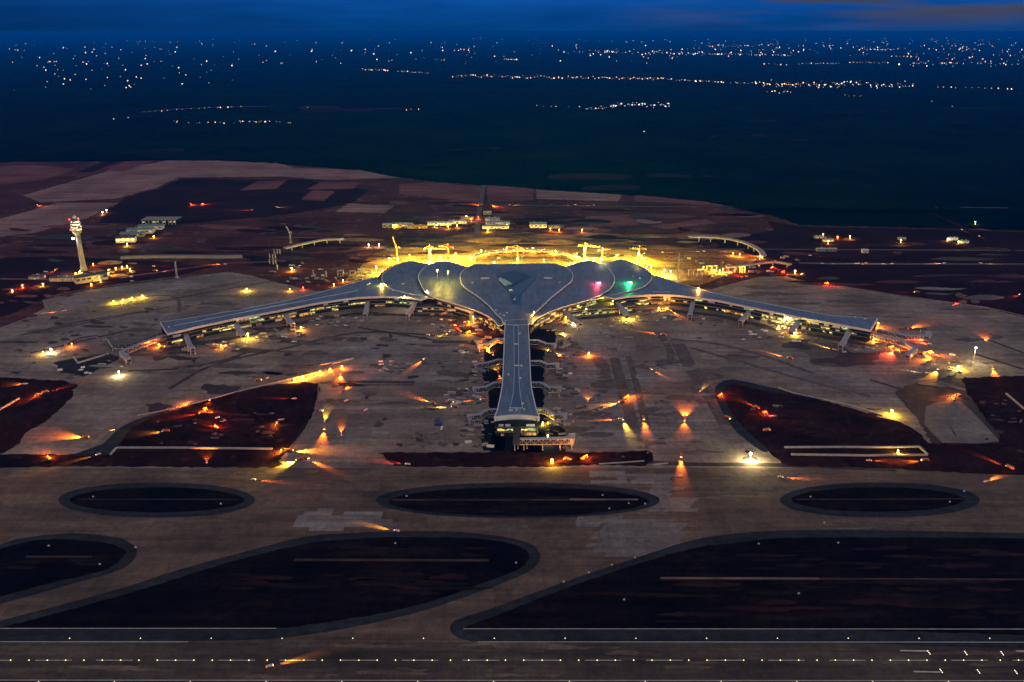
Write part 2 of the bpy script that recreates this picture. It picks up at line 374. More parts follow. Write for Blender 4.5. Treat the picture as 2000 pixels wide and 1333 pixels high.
# the land, out to the horizon
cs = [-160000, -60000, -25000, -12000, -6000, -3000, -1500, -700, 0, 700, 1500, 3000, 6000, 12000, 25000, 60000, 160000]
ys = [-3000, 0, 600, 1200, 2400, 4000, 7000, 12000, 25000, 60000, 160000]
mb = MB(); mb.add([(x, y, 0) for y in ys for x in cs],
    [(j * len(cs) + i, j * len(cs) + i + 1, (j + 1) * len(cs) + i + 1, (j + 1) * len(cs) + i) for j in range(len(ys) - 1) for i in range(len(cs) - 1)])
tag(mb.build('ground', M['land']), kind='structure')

DIRT = [(-500, 318), (200, 316), (330, 313), (430, 314), (520, 318), (560, 322), (690, 332), (780, 347), (850, 356), (1000, 366), (1200, 380),
        (1380, 394), (1440, 408), (1520, 425), (1560, 440), (1900, 448), (2500, 470), (2500, 960), (-500, 960)]
sheet('bare_earth', DIRT, .15, M['dirt'], 1, rag=7)
flds = [
  ('field', [(150, 352), (230, 330), (330, 314), (430, 314.5), (545, 319), (575, 328), (700, 332), (780, 348), (640, 352), (546, 345), (350, 347), (305, 367), (228, 388), (80, 396), (45, 382)], 'field'),
  ('field', [(-80, 432), (0, 428), (115, 396), (231, 397), (168, 427), (70, 455), (-80, 472)], 'field'),
  ('field', [(-80, 330), (60, 322), (150, 330), (90, 350), (-80, 372)], 'field_brown'),
  ('field', [(150, 337), (206, 314), (236, 314.5), (180, 337)], 'field_dark'),
  ('field', [(205, 334), (245, 315), (300, 315), (240, 336)], 'field_brown'),
  ('field', [(240, 388), (310, 369), (356, 349), (600, 352), (720, 372), (690, 396), (560, 420), (330, 440), (190, 436)], 'field_dark'),
  ('field', [(470, 372), (500, 355), (560, 352), (540, 369)], 'field_brown'), ('field', [(588, 390), (610, 372), (655, 374), (632, 393)], 'field_brown'),
  ('field', [(655, 414), (680, 398), (770, 402), (750, 417)], 'field'), ('field', [(600, 370), (625, 356), (700, 356), (690, 370)], 'field_brown'),
  ('field', [(780, 360), (840, 356), (940, 366), (935, 395), (780, 380)], 'field_brown'),
  ('field', [(951, 362), (1042, 368), (1042, 392), (952, 395)], 'field_brown'), ('field', [(1046, 371), (1215, 381), (1208, 394), (1048, 389)], 'field'),
  ('field', [(1240, 381), (1380, 394.5), (1425, 403), (1240, 393)], 'field_brown'),
  ('field', [(1140, 424), (1230, 420), (1250, 440), (1150, 443)], 'field_brown'), ('field', [(1270, 442), (1380, 428), (1400, 436), (1300, 448)], 'field_brown'),
  ('field', [(1500, 432), (1560, 442), (1900, 450), (2400, 472), (2400, 520), (1700, 500), (1520, 470)], 'field_dark'),
]
for i, (nm, pts, m) in enumerate(flds): sheet(nm, pts, .3 + .03 * (i % 5), M[m], 1, rag=4)
random.seed(41)
for k in range(60):
    y = random.uniform(205, 372); x = random.uniform(-100, 2100); w = random.uniform(30, 190); d = random.uniform(2, 9) * (y - 60) / 200; sk = random.uniform(-25, 25)
    if inside(x, y + d + 4, DIRT) or inside(x + w, y + d + 4, DIRT): continue
    sheet('field', [(x, y), (x + w * .5, y - d * .3), (x + w, y), (x + w + sk, y + d), (x + w * .4 + sk, y + d * 1.2), (x + sk, y + d)], .32 + .02 * (k % 9), M[random.choice(('far_field', 'far_field', 'far_green'))], 2)
sheet('field', [(1390, 470), (1500, 452), (1600, 444), (1900, 450), (2500, 472), (2500, 735), (2000, 618), (1925, 600), (1750, 574), (1650, 558), (1567, 547), (1520, 538), (1440, 505)], .36, M['field_dark'], 1)
sheet('field', [(0, 505), (120, 500), (420, 520), (340, 541), (172, 564), (85, 584), (20, 615), (-200, 660), (-200, 510)], .37, M['field_dark'], 1)
# floodlit building site behind the terminal
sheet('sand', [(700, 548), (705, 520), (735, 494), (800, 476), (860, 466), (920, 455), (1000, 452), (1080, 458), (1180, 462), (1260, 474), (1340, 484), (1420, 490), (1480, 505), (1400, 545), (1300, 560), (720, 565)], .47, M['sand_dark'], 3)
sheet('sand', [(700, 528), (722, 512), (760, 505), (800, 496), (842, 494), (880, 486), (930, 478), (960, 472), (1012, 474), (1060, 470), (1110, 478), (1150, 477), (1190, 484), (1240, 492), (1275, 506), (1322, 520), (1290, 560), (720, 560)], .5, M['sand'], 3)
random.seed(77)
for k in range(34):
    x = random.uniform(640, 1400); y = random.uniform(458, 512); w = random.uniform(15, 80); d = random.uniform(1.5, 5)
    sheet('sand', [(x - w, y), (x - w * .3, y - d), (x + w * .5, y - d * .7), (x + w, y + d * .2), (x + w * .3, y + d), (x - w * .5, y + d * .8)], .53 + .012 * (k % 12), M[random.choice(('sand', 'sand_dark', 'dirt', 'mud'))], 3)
for k in range(10):
    x = random.uniform(165, 275); y = random.uniform(512, 545); w = random.uniform(10, 30); d = random.uniform(2, 5)
    sheet('sand', [(x - w, y), (x - w * .3, y - d), (x + w * .5, y - d * .7), (x + w, y + d * .2), (x + w * .3, y + d), (x - w * .5, y + d * .8)], .5 + .012 * (k % 12), M[random.choice(('sand', 'sand_dark', 'dirt'))], 3)

# concrete apron with everything that is paved
APR = [(82, 587), (172, 567), (345, 544), (445, 531), (495, 540), (540, 552), (640, 574), (760, 600), (1000, 560), (1290, 560), (1390, 565), (1482, 541),
       (1537, 540), (1567, 549), (1650, 560), (1750, 576), (1925, 602), (2000, 620), (2500, 740), (2500, 1500), (-500, 1500), (-500, 720), (-40, 655), (50, 622), (88, 602)]
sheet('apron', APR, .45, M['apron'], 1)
sheet('apron_strip', [(180, 566), (440, 532), (500, 540), (330, 572), (150, 600), (110, 592)], .52, M['apron_grey'], 1)
sheet('apron_strip', [(300, 612), (620, 568), (740, 590), (330, 640), (140, 690), (90, 668)], .52, M['apron_grey'], 2)
sheet('apron_strip', [(1090, 646), (1210, 650), (1240, 700), (1290, 880), (1275, 884), (1115, 880), (1105, 800), (1095, 700)], .52, M['apron_grey'], 2)
sheet('apron_strip', [(640, 690), (760, 655), (900, 660), (930, 720), (900, 745), (640, 748)], .52, M['apron_grey'], 2)
sheet('apron_strip', [(1610, 760), (1500, 720), (1560, 712), (1740, 742), (1790, 770), (1720, 790)], .52, M['apron_grey'], 2)
# taxiway pavement, darker towards the runway
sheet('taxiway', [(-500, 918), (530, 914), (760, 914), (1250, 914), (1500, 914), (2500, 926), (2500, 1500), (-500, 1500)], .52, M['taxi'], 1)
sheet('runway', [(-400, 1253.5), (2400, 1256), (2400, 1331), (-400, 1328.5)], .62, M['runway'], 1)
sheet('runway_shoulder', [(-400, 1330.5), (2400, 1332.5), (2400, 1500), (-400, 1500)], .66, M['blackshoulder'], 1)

def rot(o): return o
def band(nm_out, outer, inner, m_out='shoulder', m_in='grass', n=5):
    sheet(nm_out, outer, .72, M[m_out], n); sheet('grass', inner, .86, M[m_in], n, rag=.7)
def lens(x0, x1, y0, y1, pw=1.0):
    cx, cy, rx, ry = (x0 + x1) / 2, (y0 + y1) / 2, (x1 - x0) / 2, (y1 - y0) / 2; out = []
    for i in range(40):
        a = 2 * math.pi * i / 40; c, s = math.cos(a), math.sin(a)
        out.append((cx + rx * math.copysign(abs(c) ** .92, c), cy + ry * math.copysign(abs(s) ** pw, s)))
    return out
for o, i in (((114, 498, 943, 1011), (135, 478, 952, 1001)), ((734, 1289, 943, 1012), (757, 1268, 952, 1008)), ((1523, 1914, 943, 1011), (1545, 1883, 952, 1000))):
    sheet('shoulder', lens(*o, pw=1.0), .72, M['shoulder'], 1); sheet('grass', lens(*i, pw=1.15), .86, M['grass'], 1, rag=.6)
band('shoulder', [(-60, 1082), (0, 1064), (45, 1051), (140, 1042), (228, 1050), (257, 1063), (267, 1075), (258, 1097), (224, 1117), (140, 1141), (0, 1180), (-120, 1215), (-300, 1190)],
     [(-60, 1092), (0, 1072), (87, 1054), (175, 1057), (227, 1066), (245, 1079), (224, 1103), (186, 1119), (90, 1141), (0, 1166), (-120, 1198), (-290, 1180)])
band('shoulder', [(-60, 1230), (0, 1213), (140, 1176), (252, 1145), (350, 1113), (490, 1075), (595, 1049), (690, 1041), (772, 1038), (877, 1038), (965, 1046), (1017, 1056), (1046, 1069), (1055, 1087), (1047, 1106), (1022, 1122), (965, 1145), (860, 1183), (755, 1211), (650, 1232), (560, 1245), (472, 1250), (370, 1252), (0, 1252.5), (-200, 1252.5)],
     [(-30, 1232), (7, 1225), (245, 1161), (455, 1096), (595, 1063), (700, 1052), (790, 1049), (930, 1052), (1000, 1063), (1028, 1075), (1033, 1091), (1017, 1110), (965, 1131), (860, 1169), (755, 1196), (650, 1213), (539, 1227), (300, 1227.5), (0, 1227.5), (-200, 1227.5)], n=3)
band('shoulder', [(879, 1229), (883, 1218), (897, 1209), (965, 1187), (1052, 1155), (1140, 1124), (1245, 1089), (1350, 1056), (1440, 1042), (1545, 1036.5), (1720, 1036), (2000, 1042), (2400, 1052), (2400, 1255), (1600, 1254), (1000, 1253), (915, 1251), (888, 1242)],
     [(902, 1228), (951, 1210), (1052, 1170), (1175, 1124), (1350, 1072), (1440, 1061), (1527, 1051), (1700, 1050), (2000, 1052), (2400, 1062), (2400, 1230), (1600, 1229), (1000, 1228)], n=3)
# earth pits and trenches in the apron
def pit(pts, m='pit', z=.76, n=3, name='earth_pit'): return sheet(name, pts, z, M[m], n, rag=1.8)
pit([(-200, 744), (125, 744), (141, 762), (140, 776), (120, 795), (88, 825), (50, 845), (8, 885), (-200, 900)], n=2)
pit([(-200, 889), (120, 888), (205, 884), (225, 862), (262, 825), (300, 812), (345, 800), (420, 779), (500, 758), (560, 749), (622, 749), (621, 775), (612, 805), (600, 830), (582, 855), (562, 880), (545, 900), (535, 913), (300, 912), (150, 911), (-200, 914)], n=2)
sheet('shoulder', [(140, 889), (200, 868), (226, 842), (262, 822), (310, 806), (338, 800), (300, 815), (268, 830), (245, 850), (225, 880), (205, 889)], .80, M['shoulder'], 2)
pit([(1403, 764), (1408, 753), (1432, 746), (1500, 760), (1575, 775), (1662, 797), (1725, 817), (1762, 825), (1800, 850), (1815, 872), (1835, 893), (1990, 905), (2300, 925), (2300, 938), (1900, 925), (1700, 913), (1550, 911), (1522, 900), (1500, 882), (1475, 868), (1440, 838), (1415, 800)], n=2)
sheet('shoulder', [(1396, 766), (1404, 750), (1432, 741), (1500, 756), (1600, 776), (1600, 781), (1500, 765), (1434, 750), (1416, 757), (1413, 768), (1425, 800), (1450, 832), (1480, 862), (1500, 878), (1488, 882), (1440, 845), (1410, 803)], .80, M['shoulder'], 2)
pit([(1882, 748), (1920, 737), (2300, 740), (2300, 925), (1990, 900), (1950, 850), (1905, 790)], n=2)
pit([(748, 889), (775, 884), (1180, 884), (1262, 880), (1277, 890), (1258, 910), (1170, 907), (1050, 912), (800, 911), (768, 905)], n=2)
sheet('earth_pit', [(1800, 868), (1845, 866), (1950, 866), (2060, 905), (2100, 925), (1950, 922), (1830, 902)], .79, M['pit'], 2, rag=1.5)
sheet('mud', [(1745, 765), (1800, 742), (1880, 738), (1912, 775), (1975, 868), (1900, 874), (1822, 870), (1795, 822)], .66, M['mud'], 1, rag=2.5)
for pts in ([(958, 662), (990, 650), (990, 800), (985, 880), (943, 880), (940, 835), (955, 800), (955, 765), (943, 742), (945, 690)],
            [(1030, 640), (1084, 645), (1086, 668), (1062, 690), (1062, 790), (1062, 812), (1103, 838), (1105, 886), (1000, 886), (1030, 830), (1030, 790)],
            [(960, 845), (1060, 845), (1062, 884), (958, 884)]):
    pit(pts, 'blackshoulder', .60, 1)
sheet('mud', [(880, 628), (930, 622), (972, 645), (984, 660), (984, 676), (962, 670), (925, 655), (895, 650)], .58, M['dirt'], 2)
for q in ([(1812, 796), (1828, 790), (1868, 850), (1852, 858)], [(1833, 789), (1846, 787), (1886, 862), (1872, 864)], [(1862, 784), (1874, 784), (1950, 861), (1936, 864)], [(1796, 745), (1850, 752), (1846, 757), (1790, 750)], [(1836, 744), (1888, 760), (1884, 764), (1830, 749)], [(1890, 700), (1968, 728), (1960, 732), (1884, 706)]): sheet('slab', q, .90, M['apron_new'], 1, rag=.5)
for q in ([(-180, 566), (0, 560)],): pass
for q in ([(350, 548), (440, 535), (492, 541), (400, 556)], [(180, 574), (330, 553), (345, 560), (190, 583)], [(310, 618), (500, 585), (560, 580), (620, 575), (480, 600), (330, 630)], [(150, 664), (290, 634), (310, 640), (190, 676)]): sheet('slab', q, .60, M['apron_new'], 1, rag=1.2)
WBL = [(318, 684), (400, 670), (475, 657), (550, 641), (600, 628), (675, 616), (712, 613), (800, 616), (850, 616), (905, 624)]; WBR = [(1700, 676), (1625, 661), (1562, 651), (1475, 634), (1412, 619), (1325, 609), (1250, 608), (1195, 616), (1120, 624)]
for q in (WBL, WBR): ribbon('mud', q, [13, 17, 12, 18, 14, 16, 19, 13, 17, 15], .62, M['mud'], 6)
random.seed(91)
for x0, y0, x1, y1, n, mats, wr, dr in ((1100, 660, 1400, 890, 46, ('apron_new', 'stain', 'stain', 'apron_grey'), (8, 45), (2, 9)), (640, 660, 930, 880, 40, ('apron_grey', 'stain', 'stain', 'apron'), (8, 45), (2, 7)), (30, 590, 620, 740, 60, ('apron_grey', 'stain', 'stain', 'mud'), (8, 50), (1.5, 5)), (1400, 560, 1960, 720, 44, ('apron_grey', 'stain', 'stain'), (8, 60), (1.5, 5)), (0, 918, 2000, 1035, 60, ('taxi_worn', 'taxi_worn', 'stain'), (20, 120), (1.5, 6)), (0, 1258, 2000, 1325, 40, ('taxi_worn', 'runway_worn'), (20, 140), (1.5, 5))):
    for k in range(n):
        x = random.uniform(x0, x1); y = random.uniform(y0, y1); w = random.uniform(*wr); d = random.uniform(*dr); sk = random.uniform(-.6, .6) * d
        if any(inside(x + dx, y, e) for dx in (-w, 0, w) for e in (lens(114, 498, 943, 1011), lens(734, 1289, 943, 1012), lens(1523, 1914, 943, 1011))): continue
        sheet('stain', [(x - w, y + sk), (x - w * .4, y - d), (x + w * .4, y - d * .6 - sk), (x + w, y), (x + w * .5, y + d), (x - w * .5, y + d * .8)], (.565 if y < 1250 else .64) + .004 * (k % 12), M[random.choice(mats)], 2, rag=1.4)
pit([(300, 690), (325, 680), (345, 690), (305, 705)], 'mud', .58); pit([(105, 708), (210, 690), (235, 700), (165, 735), (118, 728)], 'shoulder', .58, 1)
sheet('slab_yard', [(1808, 795), (1828, 786), (1875, 783), (1903, 808), (1952, 862), (1915, 867), (1840, 865), (1805, 830)], .82, M['apron_new'], 1)
random.seed(61)
def scar(x0, y0, x1, y1, n, mats, z, wr, dr):
    for k in range(n):
        x = random.uniform(x0, x1); y = random.uniform(y0, y1); w = random.uniform(*wr); d = random.uniform(*dr); sk = random.uniform(-.6, .6) * d
        sheet('soil_patch', [(x - w, y + sk), (x - w * .4, y - d), (x + w * .4, y - d * .6 - sk), (x + w, y), (x + w * .5, y + d), (x - w * .5, y + d * .8)], z + .011 * (k % 11), M[random.choice(mats)], 2, rag=1.0)
scar(260, 805, 560, 870, 26, ('pit_pale', 'pit_pale', 'dirt'), .80, (6, 30), (1, 4)); scar(1450, 790, 1740, 890, 26, ('pit_pale', 'pit_pale'), .80, (6, 30), (1, 4)); scar(0, 760, 90, 820, 10, ('pit_pale',), .80, (6, 20), (1, 4)); scar(1920, 760, 2000, 890, 12, ('pit_pale', 'mud'), .82, (6, 20), (1, 4)); scar(780, 888, 1240, 905, 14, ('pit_pale',), .80, (8, 30), (1, 2.5))
scar(420, 1115, 900, 1160, 22, ('pit_pale', 'soil'), .89, (20, 70), (1.5, 5)); scar(1160, 1130, 1980, 1215, 34, ('pit_pale', 'soil'), .89, (20, 90), (1.5, 6)); scar(1480, 1065, 1980, 1120, 20, ('pit_pale', 'soil'), .89, (20, 80), (1.5, 4)); scar(640, 1062, 960, 1090, 12, ('soil',), .89, (20, 60), (1.5, 4)); scar(20, 1080, 200, 1110, 6, ('soil',), .89, (15, 40), (1.5, 4)); scar(800, 962, 1230, 1000, 8, ('soil',), .89, (20, 50), (1, 3))
scar(30, 440, 760, 520, 60, ('field_brown', 'field_dark', 'dirt', 'field_dark', 'mud'), .42, (10, 70), (1, 5)); scar(1000, 405, 1480, 480, 40, ('field_brown', 'field_dark', 'field_dark', 'mud', 'field'), .42, (10, 60), (1, 5)); scar(1420, 450, 2000, 560, 50, ('field_dark', 'mud', 'pit', 'dirt'), .40, (10, 80), (1, 4)); scar(0, 545, 130, 600, 16, ('dirt', 'field_brown'), .44, (6, 24), (1, 3)); scar(750, 395, 1000, 450, 24, ('field_dark', 'field_brown', 'mud'), .42, (10, 50), (1, 4))
# tyre marks, wet stains, joints
def stain(pts, w, m='stain', z=.56): return ribbon('stain', pts, w, z, M[m])
for a, b, w in (((40, 655), (330, 600), 5), ((60, 690), (240, 648), 7), ((330, 585), (540, 548), 4), ((360, 572), (470, 552), 3), ((1835, 745), (1905, 765), 8), ((1850, 735), (1930, 757), 6), ((1825, 790), (1880, 862), 6), ((1845, 815), (1930, 812), 3), ((1880, 790), (1935, 862), 7), ((1900, 690), (2000, 722), 7), ((1920, 660), (2000, 690), 5), ((1700, 742), (1790, 770), 6), ((640, 752), (810, 752), 2.5), ((700, 640), (850, 665), 7), ((845, 668), (915, 668), 12)): ribbon('stain', [a, b], w, .63, M['mud'], 1)
stain([(1195, 680), (1205, 720), (1222, 780), (1245, 860)], 16); stain([(1225, 690), (1240, 740), (1262, 830)], 10); stain([(1325, 672), (1350, 720), (1385, 770), (1420, 830)], 22)
stain([(1310, 663), (1400, 672), (1490, 695), (1590, 730)], 9); stain([(1350, 680), (1450, 708), (1580, 745), (1700, 775)], 8)
stain([(1060, 880), (1300, 905), (1500, 908), (1750, 918)], 9, 'mud'); stain([(1290, 655), (1310, 690), (1300, 720)], 12)
stain([(330, 760), (420, 712), (560, 680), (700, 650), (850, 655)], 7, 'mud'); stain([(250, 725), (350, 720), (430, 705), (480, 690)], 6, 'mud')
stain([(625, 748), (700, 746), (810, 747)], 9, 'mud', .6); stain([(200, 600), (330, 585), (470, 560)], 4, 'mud'); stain([(60, 650), (160, 628), (280, 608)], 5, 'mud')
stain([(240, 590), (300, 578), (345, 582), (350, 610)], 6); stain([(120, 680), (160, 660), (240, 650), (300, 638)], 5, 'mud'); stain([(1120, 690), (1170, 705), (1180, 740)], 22, 'stain')
random.seed(11)
def blot(cx, cy, rx, ry, m='mud', z=.61, k=14):
    pts = []
    for i in range(k):
        a = 2 * math.pi * i / k; r = random.uniform(.55, 1.2); pts.append((cx + rx * r * math.cos(a), cy + ry * r * math.sin(a)))
    sheet('mud', pts, z, M[m], 3)
blot(430, 760, 42, 12); blot(308, 795, 30, 12); blot(1625, 695, 60, 24, 'stain'); blot(1665, 702, 70, 14, 'mud', .63); blot(1560, 672, 30, 14, 'mud', .63)
for _ in range(46): blot(random.uniform(20, 620), random.uniform(600, 740), random.uniform(4, 13), random.uniform(1.5, 4), 'mud', random.uniform(.57, .66), 9)
for _ in range(34): blot(random.uniform(1090, 1380), random.uniform(660, 870), random.uniform(4, 15), random.uniform(1.5, 4), 'stain', random.uniform(.57, .66), 9)
for _ in range(26): blot(random.uniform(640, 930), random.uniform(640, 870), random.uniform(4, 16), random.uniform(2, 5), 'mud', random.uniform(.57, .66), 9)
# freshly cast concrete slabs
random.seed(5)
def slabs(px0, py0, px1, py1, n, z=.60, m='apron_new', shear=.6):
    mb = MB()
    for _ in range(n):
        p = G(random.uniform(px0, px1), random.uniform(py0, py1), z); w, d = random.choice((12, 18, 24, 36)), random.choice((7.5, 7.5, 15))
        x0, y0 = round(p.x / 6) * 6, round(p.y / 7.5) * 7.5; zz = z + random.uniform(0, .05)
        mb.add([(x0, y0, zz), (x0 + w, y0, zz), (x0 + w + d * shear, y0 + d, zz), (x0 + d * shear, y0 + d, zz)], [(0, 1, 2, 3)])
    tag(mb.build('pavement', M[m]), kind='structure')
slabs(1140, 1030, 1285, 1085, 70); slabs(1225, 935, 1300, 1000, 34); slabs(560, 1010, 715, 1035, 40, m='apron_grey', shear=0); slabs(1150, 930, 1290, 945, 14, m='apron_grey', shear=0)
slabs(1110, 1020, 1250, 1030, 16, m='apron_grey', shear=.3)
# thin paving edges and painted lines
for k in range(14): ribbon('paving_joint', [(20 + 21 * k, 1041), (62 + 21 * k, 1008)], .35, .6, M['apron_new'], 1)
for k in range(7): ribbon('paving_joint', [(10 + 14 * k, 1005), (70 + 14 * k, 965)], .35, .6, M['stain'], 1)
for a, b in (((70, 1006), (200, 1006)), ((140, 1018), (315, 1018)), ((0, 1043), (480, 1041)), ((440, 990), (490, 1000)), ((1320, 971), (1400, 973)), ((800, 1013), (1000, 1013)), ((480, 1040), (720, 1040)), ((400, 970), (430, 995))):
    ribbon('painted_line', [a, b], .4, .6, M['apron_new'], 1)
# runway markings
S290 = 0.00194 * (1290 - YH)
def rx(px): return G(px, 1290, .75).x
Y0 = G(1000, 1290, .75).y
for k in range(-11, 12):
    x0 = k * 50.0 + rx(1023) ; mb = MB(); mb.add([(x0, Y0 - .45, .78), (x0 + 30, Y0 - .45, .78), (x0 + 30, Y0 + .45, .78), (x0, Y0 + .45, .78)], [(0, 1, 2, 3)])
    tag(mb.build('centreline_stripe', M['paint']), kind='structure')
for y, x0, x1 in ((1253.6, -380, 367), (1254, 933, 2400), (1328.5, -400, 2400), (1227.6, -100, 540), (1228.4, 905, 2400)):
    ribbon('edge_line', [(x0, y), (x1, y + (1.2 if y != 1227.6 else 0) * (x1 - x0) / 2000)], .8, .9, M['paint'], 1)
for a, b in (((1758, 1271), (1812, 1272)), ((1784, 1312), (1836, 1313)), ((1984, 1272), (2060, 1273)), ((2000, 1312), (2080, 1313))): ribbon('touchdown_mark', [a, b], 1.6, .78, M['paint'], 1)
# drains and concrete edges
def kerb(name, pts, w=1.4, h=.5, z=.9, m='concrete', kind='structure'): return ribbon(name, pts, w, z, M[m], 2, h, kind=kind)
kerb('drain', [(152, 975.5), (465, 976)], 1.1, .3, .9, 'drain'); kerb('drain', [(765, 977), (1113, 977)], 3, .3, .9, 'drain'); kerb('drain', [(1113, 976.5), (1246, 976.5)], 3, .5, .9, 'drain_pale')
kerb('drain', [(1556, 976), (1880, 975)], 1.6, .3, .9, 'drain'); kerb('drain', [(575, 1094), (955, 1095)], 4, .3, .9, 'drain'); kerb('drain', [(1290, 1130), (1600, 1131)], 3, .5, .9, 'drain_pale')
kerb('drain', [(1600, 1131), (2200, 1133)], 2.4, .4, .9, 'drain'); kerb('drain', [(50, 1088), (180, 1088)], 3, .3, .9, 'drain')
kerb('kerb', [(268, 812), (345, 797), (475, 762)], 1.4, .7); kerb('kerb', [(475, 762), (560, 742), (625, 727)], 1.2, .7); kerb('kerb', [(625, 714), (690, 700)], 2, 1.2, .6)
kerb('kerb', [(622, 752), (619, 790), (603, 830), (566, 876)], 1.6, .5, .8, 'apron_new'); kerb('kerb', [(1520, 757), (1550, 768), (1662, 792), (1725, 812)], 2.2, .8)
kerb('kerb', [(1170, 907), (1258, 901)], 2, .6); kerb('kerb', [(345, 541), (172, 565), (90, 582)], 2, 1.0, .5, 'stain'); kerb('kerb', [(1305, 905), (1275, 908)], 2, .6)
kerb('kerb', [(1707, 572), (1800, 584), (1925, 601), (2000, 618)], 2.5, .8, .5, 'apron_new')
# dirt tracks and the site roads
ribbon('road', [(945, 362), (938, 400), (934, 430), (930, 470)], 14, .56, M['stain'], 3); ribbon('road', [(960, 401), (1300, 404), (1560, 402), (2100, 408)], 10, .56, M['stain'], 3)
ribbon('road', [(1785, 405), (1850, 430), (1930, 468), (2050, 520)], 10, .58, M['field_dark'], 3); ribbon('road', [(1290, 492), (1400, 487), (1640, 488), (2100, 490)], 9, .56, M['stain'], 3)
ribbon('road', [(1560, 514), (1700, 516), (2100, 516)], 12, .58, M['stain'], 3); ribbon('road', [(0, 545), (200, 545), (420, 517), (560, 510)], 10, .56, M['field_brown'], 3)
ribbon('road', [(277, 219.5), (350, 213), (425, 210), (520, 208)], 30, .5, M['stain'], 3); ribbon('road', [(600, 495), (800, 482), (930, 470), (1100, 476), (1300, 492)], 10, .6, M['field_brown'], 3)

# ------------------------------------------------------------------ far woodland: one mass nobody could count
random.seed(3)
def woodland():
    from mathutils import noise
    mb = MB(); cell = 26.0; ids = {}; vs = []; fs = []
    nx, ny = 250, 120; X0, Yb = -nx * cell / 2, 2380
    dp = [G(p[0], p[1]) for p in DIRT]; dp = [(p.x, p.y) for p in dp]
    def h(i, j):
        x = X0 + i * cell; y = Yb + j * cell
        d = noise.noise(Vector((x * .0016, y * .0012, 3))) + .5 * noise.noise(Vector((x * .006, y * .006, 9)))
        return (x + random.uniform(-9, 9), y + random.uniform(-9, 9), max(-.6, (d + .25) * 16) + random.uniform(-3.5, 5) * (d > -.3))
    hs = [[h(i, j) for i in range(nx)] for j in range(ny)]
    for j in range(ny - 1):
        for i in range(nx - 1):
            q = [hs[j][i], hs[j][i + 1], hs[j + 1][i + 1], hs[j + 1][i]]
            cx = sum(a[0] for a in q) / 4; cy = sum(a[1] for a in q) / 4
            if inside(cx, cy, dp) or max(a[2] for a in q) < .2: continue
            idx = []
            for (jj, ii) in ((j, i), (j, i + 1), (j + 1, i + 1), (j + 1, i)):
                if (jj, ii) not in ids: ids[(jj, ii)] = len(vs); vs.append(hs[jj][ii])
                idx.append(ids[(jj, ii)])
            fs.append((idx[0], idx[1], idx[2])); fs.append((idx[0], idx[2], idx[3]))
    mb.add(vs, fs)
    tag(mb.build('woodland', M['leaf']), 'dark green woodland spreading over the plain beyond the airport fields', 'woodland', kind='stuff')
woodland()

# ------------------------------------------------------------------ the terminal
YN = 1432.0                                           # where the pier meets the head house
def sm(t): t = max(0, min(1, t)); return t * t * (3 - 2 * t)
XA = G(1008, 640, 28).x
def zC(x, y): return 28 + 14 * sm((y - YN) / 280) - 3.0 * min(1.4, (abs(x - XA) / 130) ** 2) * sm((y - YN) / 150)
def zB(x, y): return 24.0 + 11.0 * sm((y - YN) / 260) - 2.0 * min(1.2, ((abs(x - XA) - 150) / 110) ** 2) * sm((y - YN) / 200)
def zA(x, y): return 22.5 + 9.0 * sm((y - YN - 40) / 220) - 2.0 * min(1.2, ((abs(x - XA) - 230) / 80) ** 2)
def zW(x, y): return 22.5
TER = empty('airport_terminal', (0, 0, 0), 0, 'vast airport terminal with petal shaped blue roofs, two swept wings and a long pier', 'terminal')
def roof(name, px, zf, fh, m='roof', mf='fascia', cell=16, n=4, crown=0.0, sharp=False):
    """a curved roof shell filled inside a pixel outline, with its soffit and a fascia round the rim"""
    w = [GF(p[0], p[1], zf) for p in px]
    if n > 1: w = spline(w, n, True)
    for p in w: p.z = zf(p.x, p.y)
    loop = [(p.x, p.y) for p in w]; pts = [Vector(a) for a in loop]
    x0, x1 = min(a[0] for a in loop), max(a[0] for a in loop); y0, y1 = min(a[1] for a in loop), max(a[1] for a in loop)
    y = y0 + cell / 2
    while y < y1:
        x = x0 + cell / 2
        while x < x1:
            if inside(x, y, loop): pts.append(Vector((x, y)))
            x += cell
        y += cell
    k = len(loop); r = delaunay_2d_cdt(pts, [(i, (i + 1) % k) for i in range(k)], [], 1, 1e-3)
    tris = []
    for f in r[2]:
        a, b, c = (r[0][i] for i in f[:3])
        tris.append(tuple(f) if (b - a).cross(c - a) > 0 else tuple(reversed(f)))
    mb = MB(); top = [(p.x, p.y, zf(p.x, p.y)) for p in r[0]]
    mb.add(top, tris); o = smooth(mb.build(name, M[m], TER))
    mb = MB(); mb.add([(a, b, c - fh * .8) for a, b, c in top], [tuple(reversed(f)) for f in tris]); mb.build('soffit', M['soffit'], o)
    mb = MB(); area = sum(loop[i][0] * loop[(i + 1) % k][1] - loop[(i + 1) % k][0] * loop[i][1] for i in range(k)); sg = 1 if area > 0 else -1
    vs = []
    for i in range(k):
        a, b = Vector(loop[i - 1]), Vector(loop[(i + 1) % k]); d = (b - a).normalized(); nn = Vector((d.y, -d.x)) * sg
        p = w[i]; q = Vector((p.x, p.y)) + nn * .7; q2 = Vector((p.x, p.y)) - nn * .7
        vs += [(q.x, q.y, p.z - fh), (q.x, q.y, p.z + .35), (q2.x, q2.y, p.z + .35), (q2.x, q2.y, p.z - fh)]
    fs = []
    for i in range(k):
        j = (i + 1) % k
        for t in range(4):
            u = (t + 1) % 4; q = (4 * i + t, 4 * j + t, 4 * j + u, 4 * i + u); fs.append(q if sg > 0 else tuple(reversed(q)))
    mb.add(vs, fs); mb.build('fascia', M[mf], o)
    return o, w
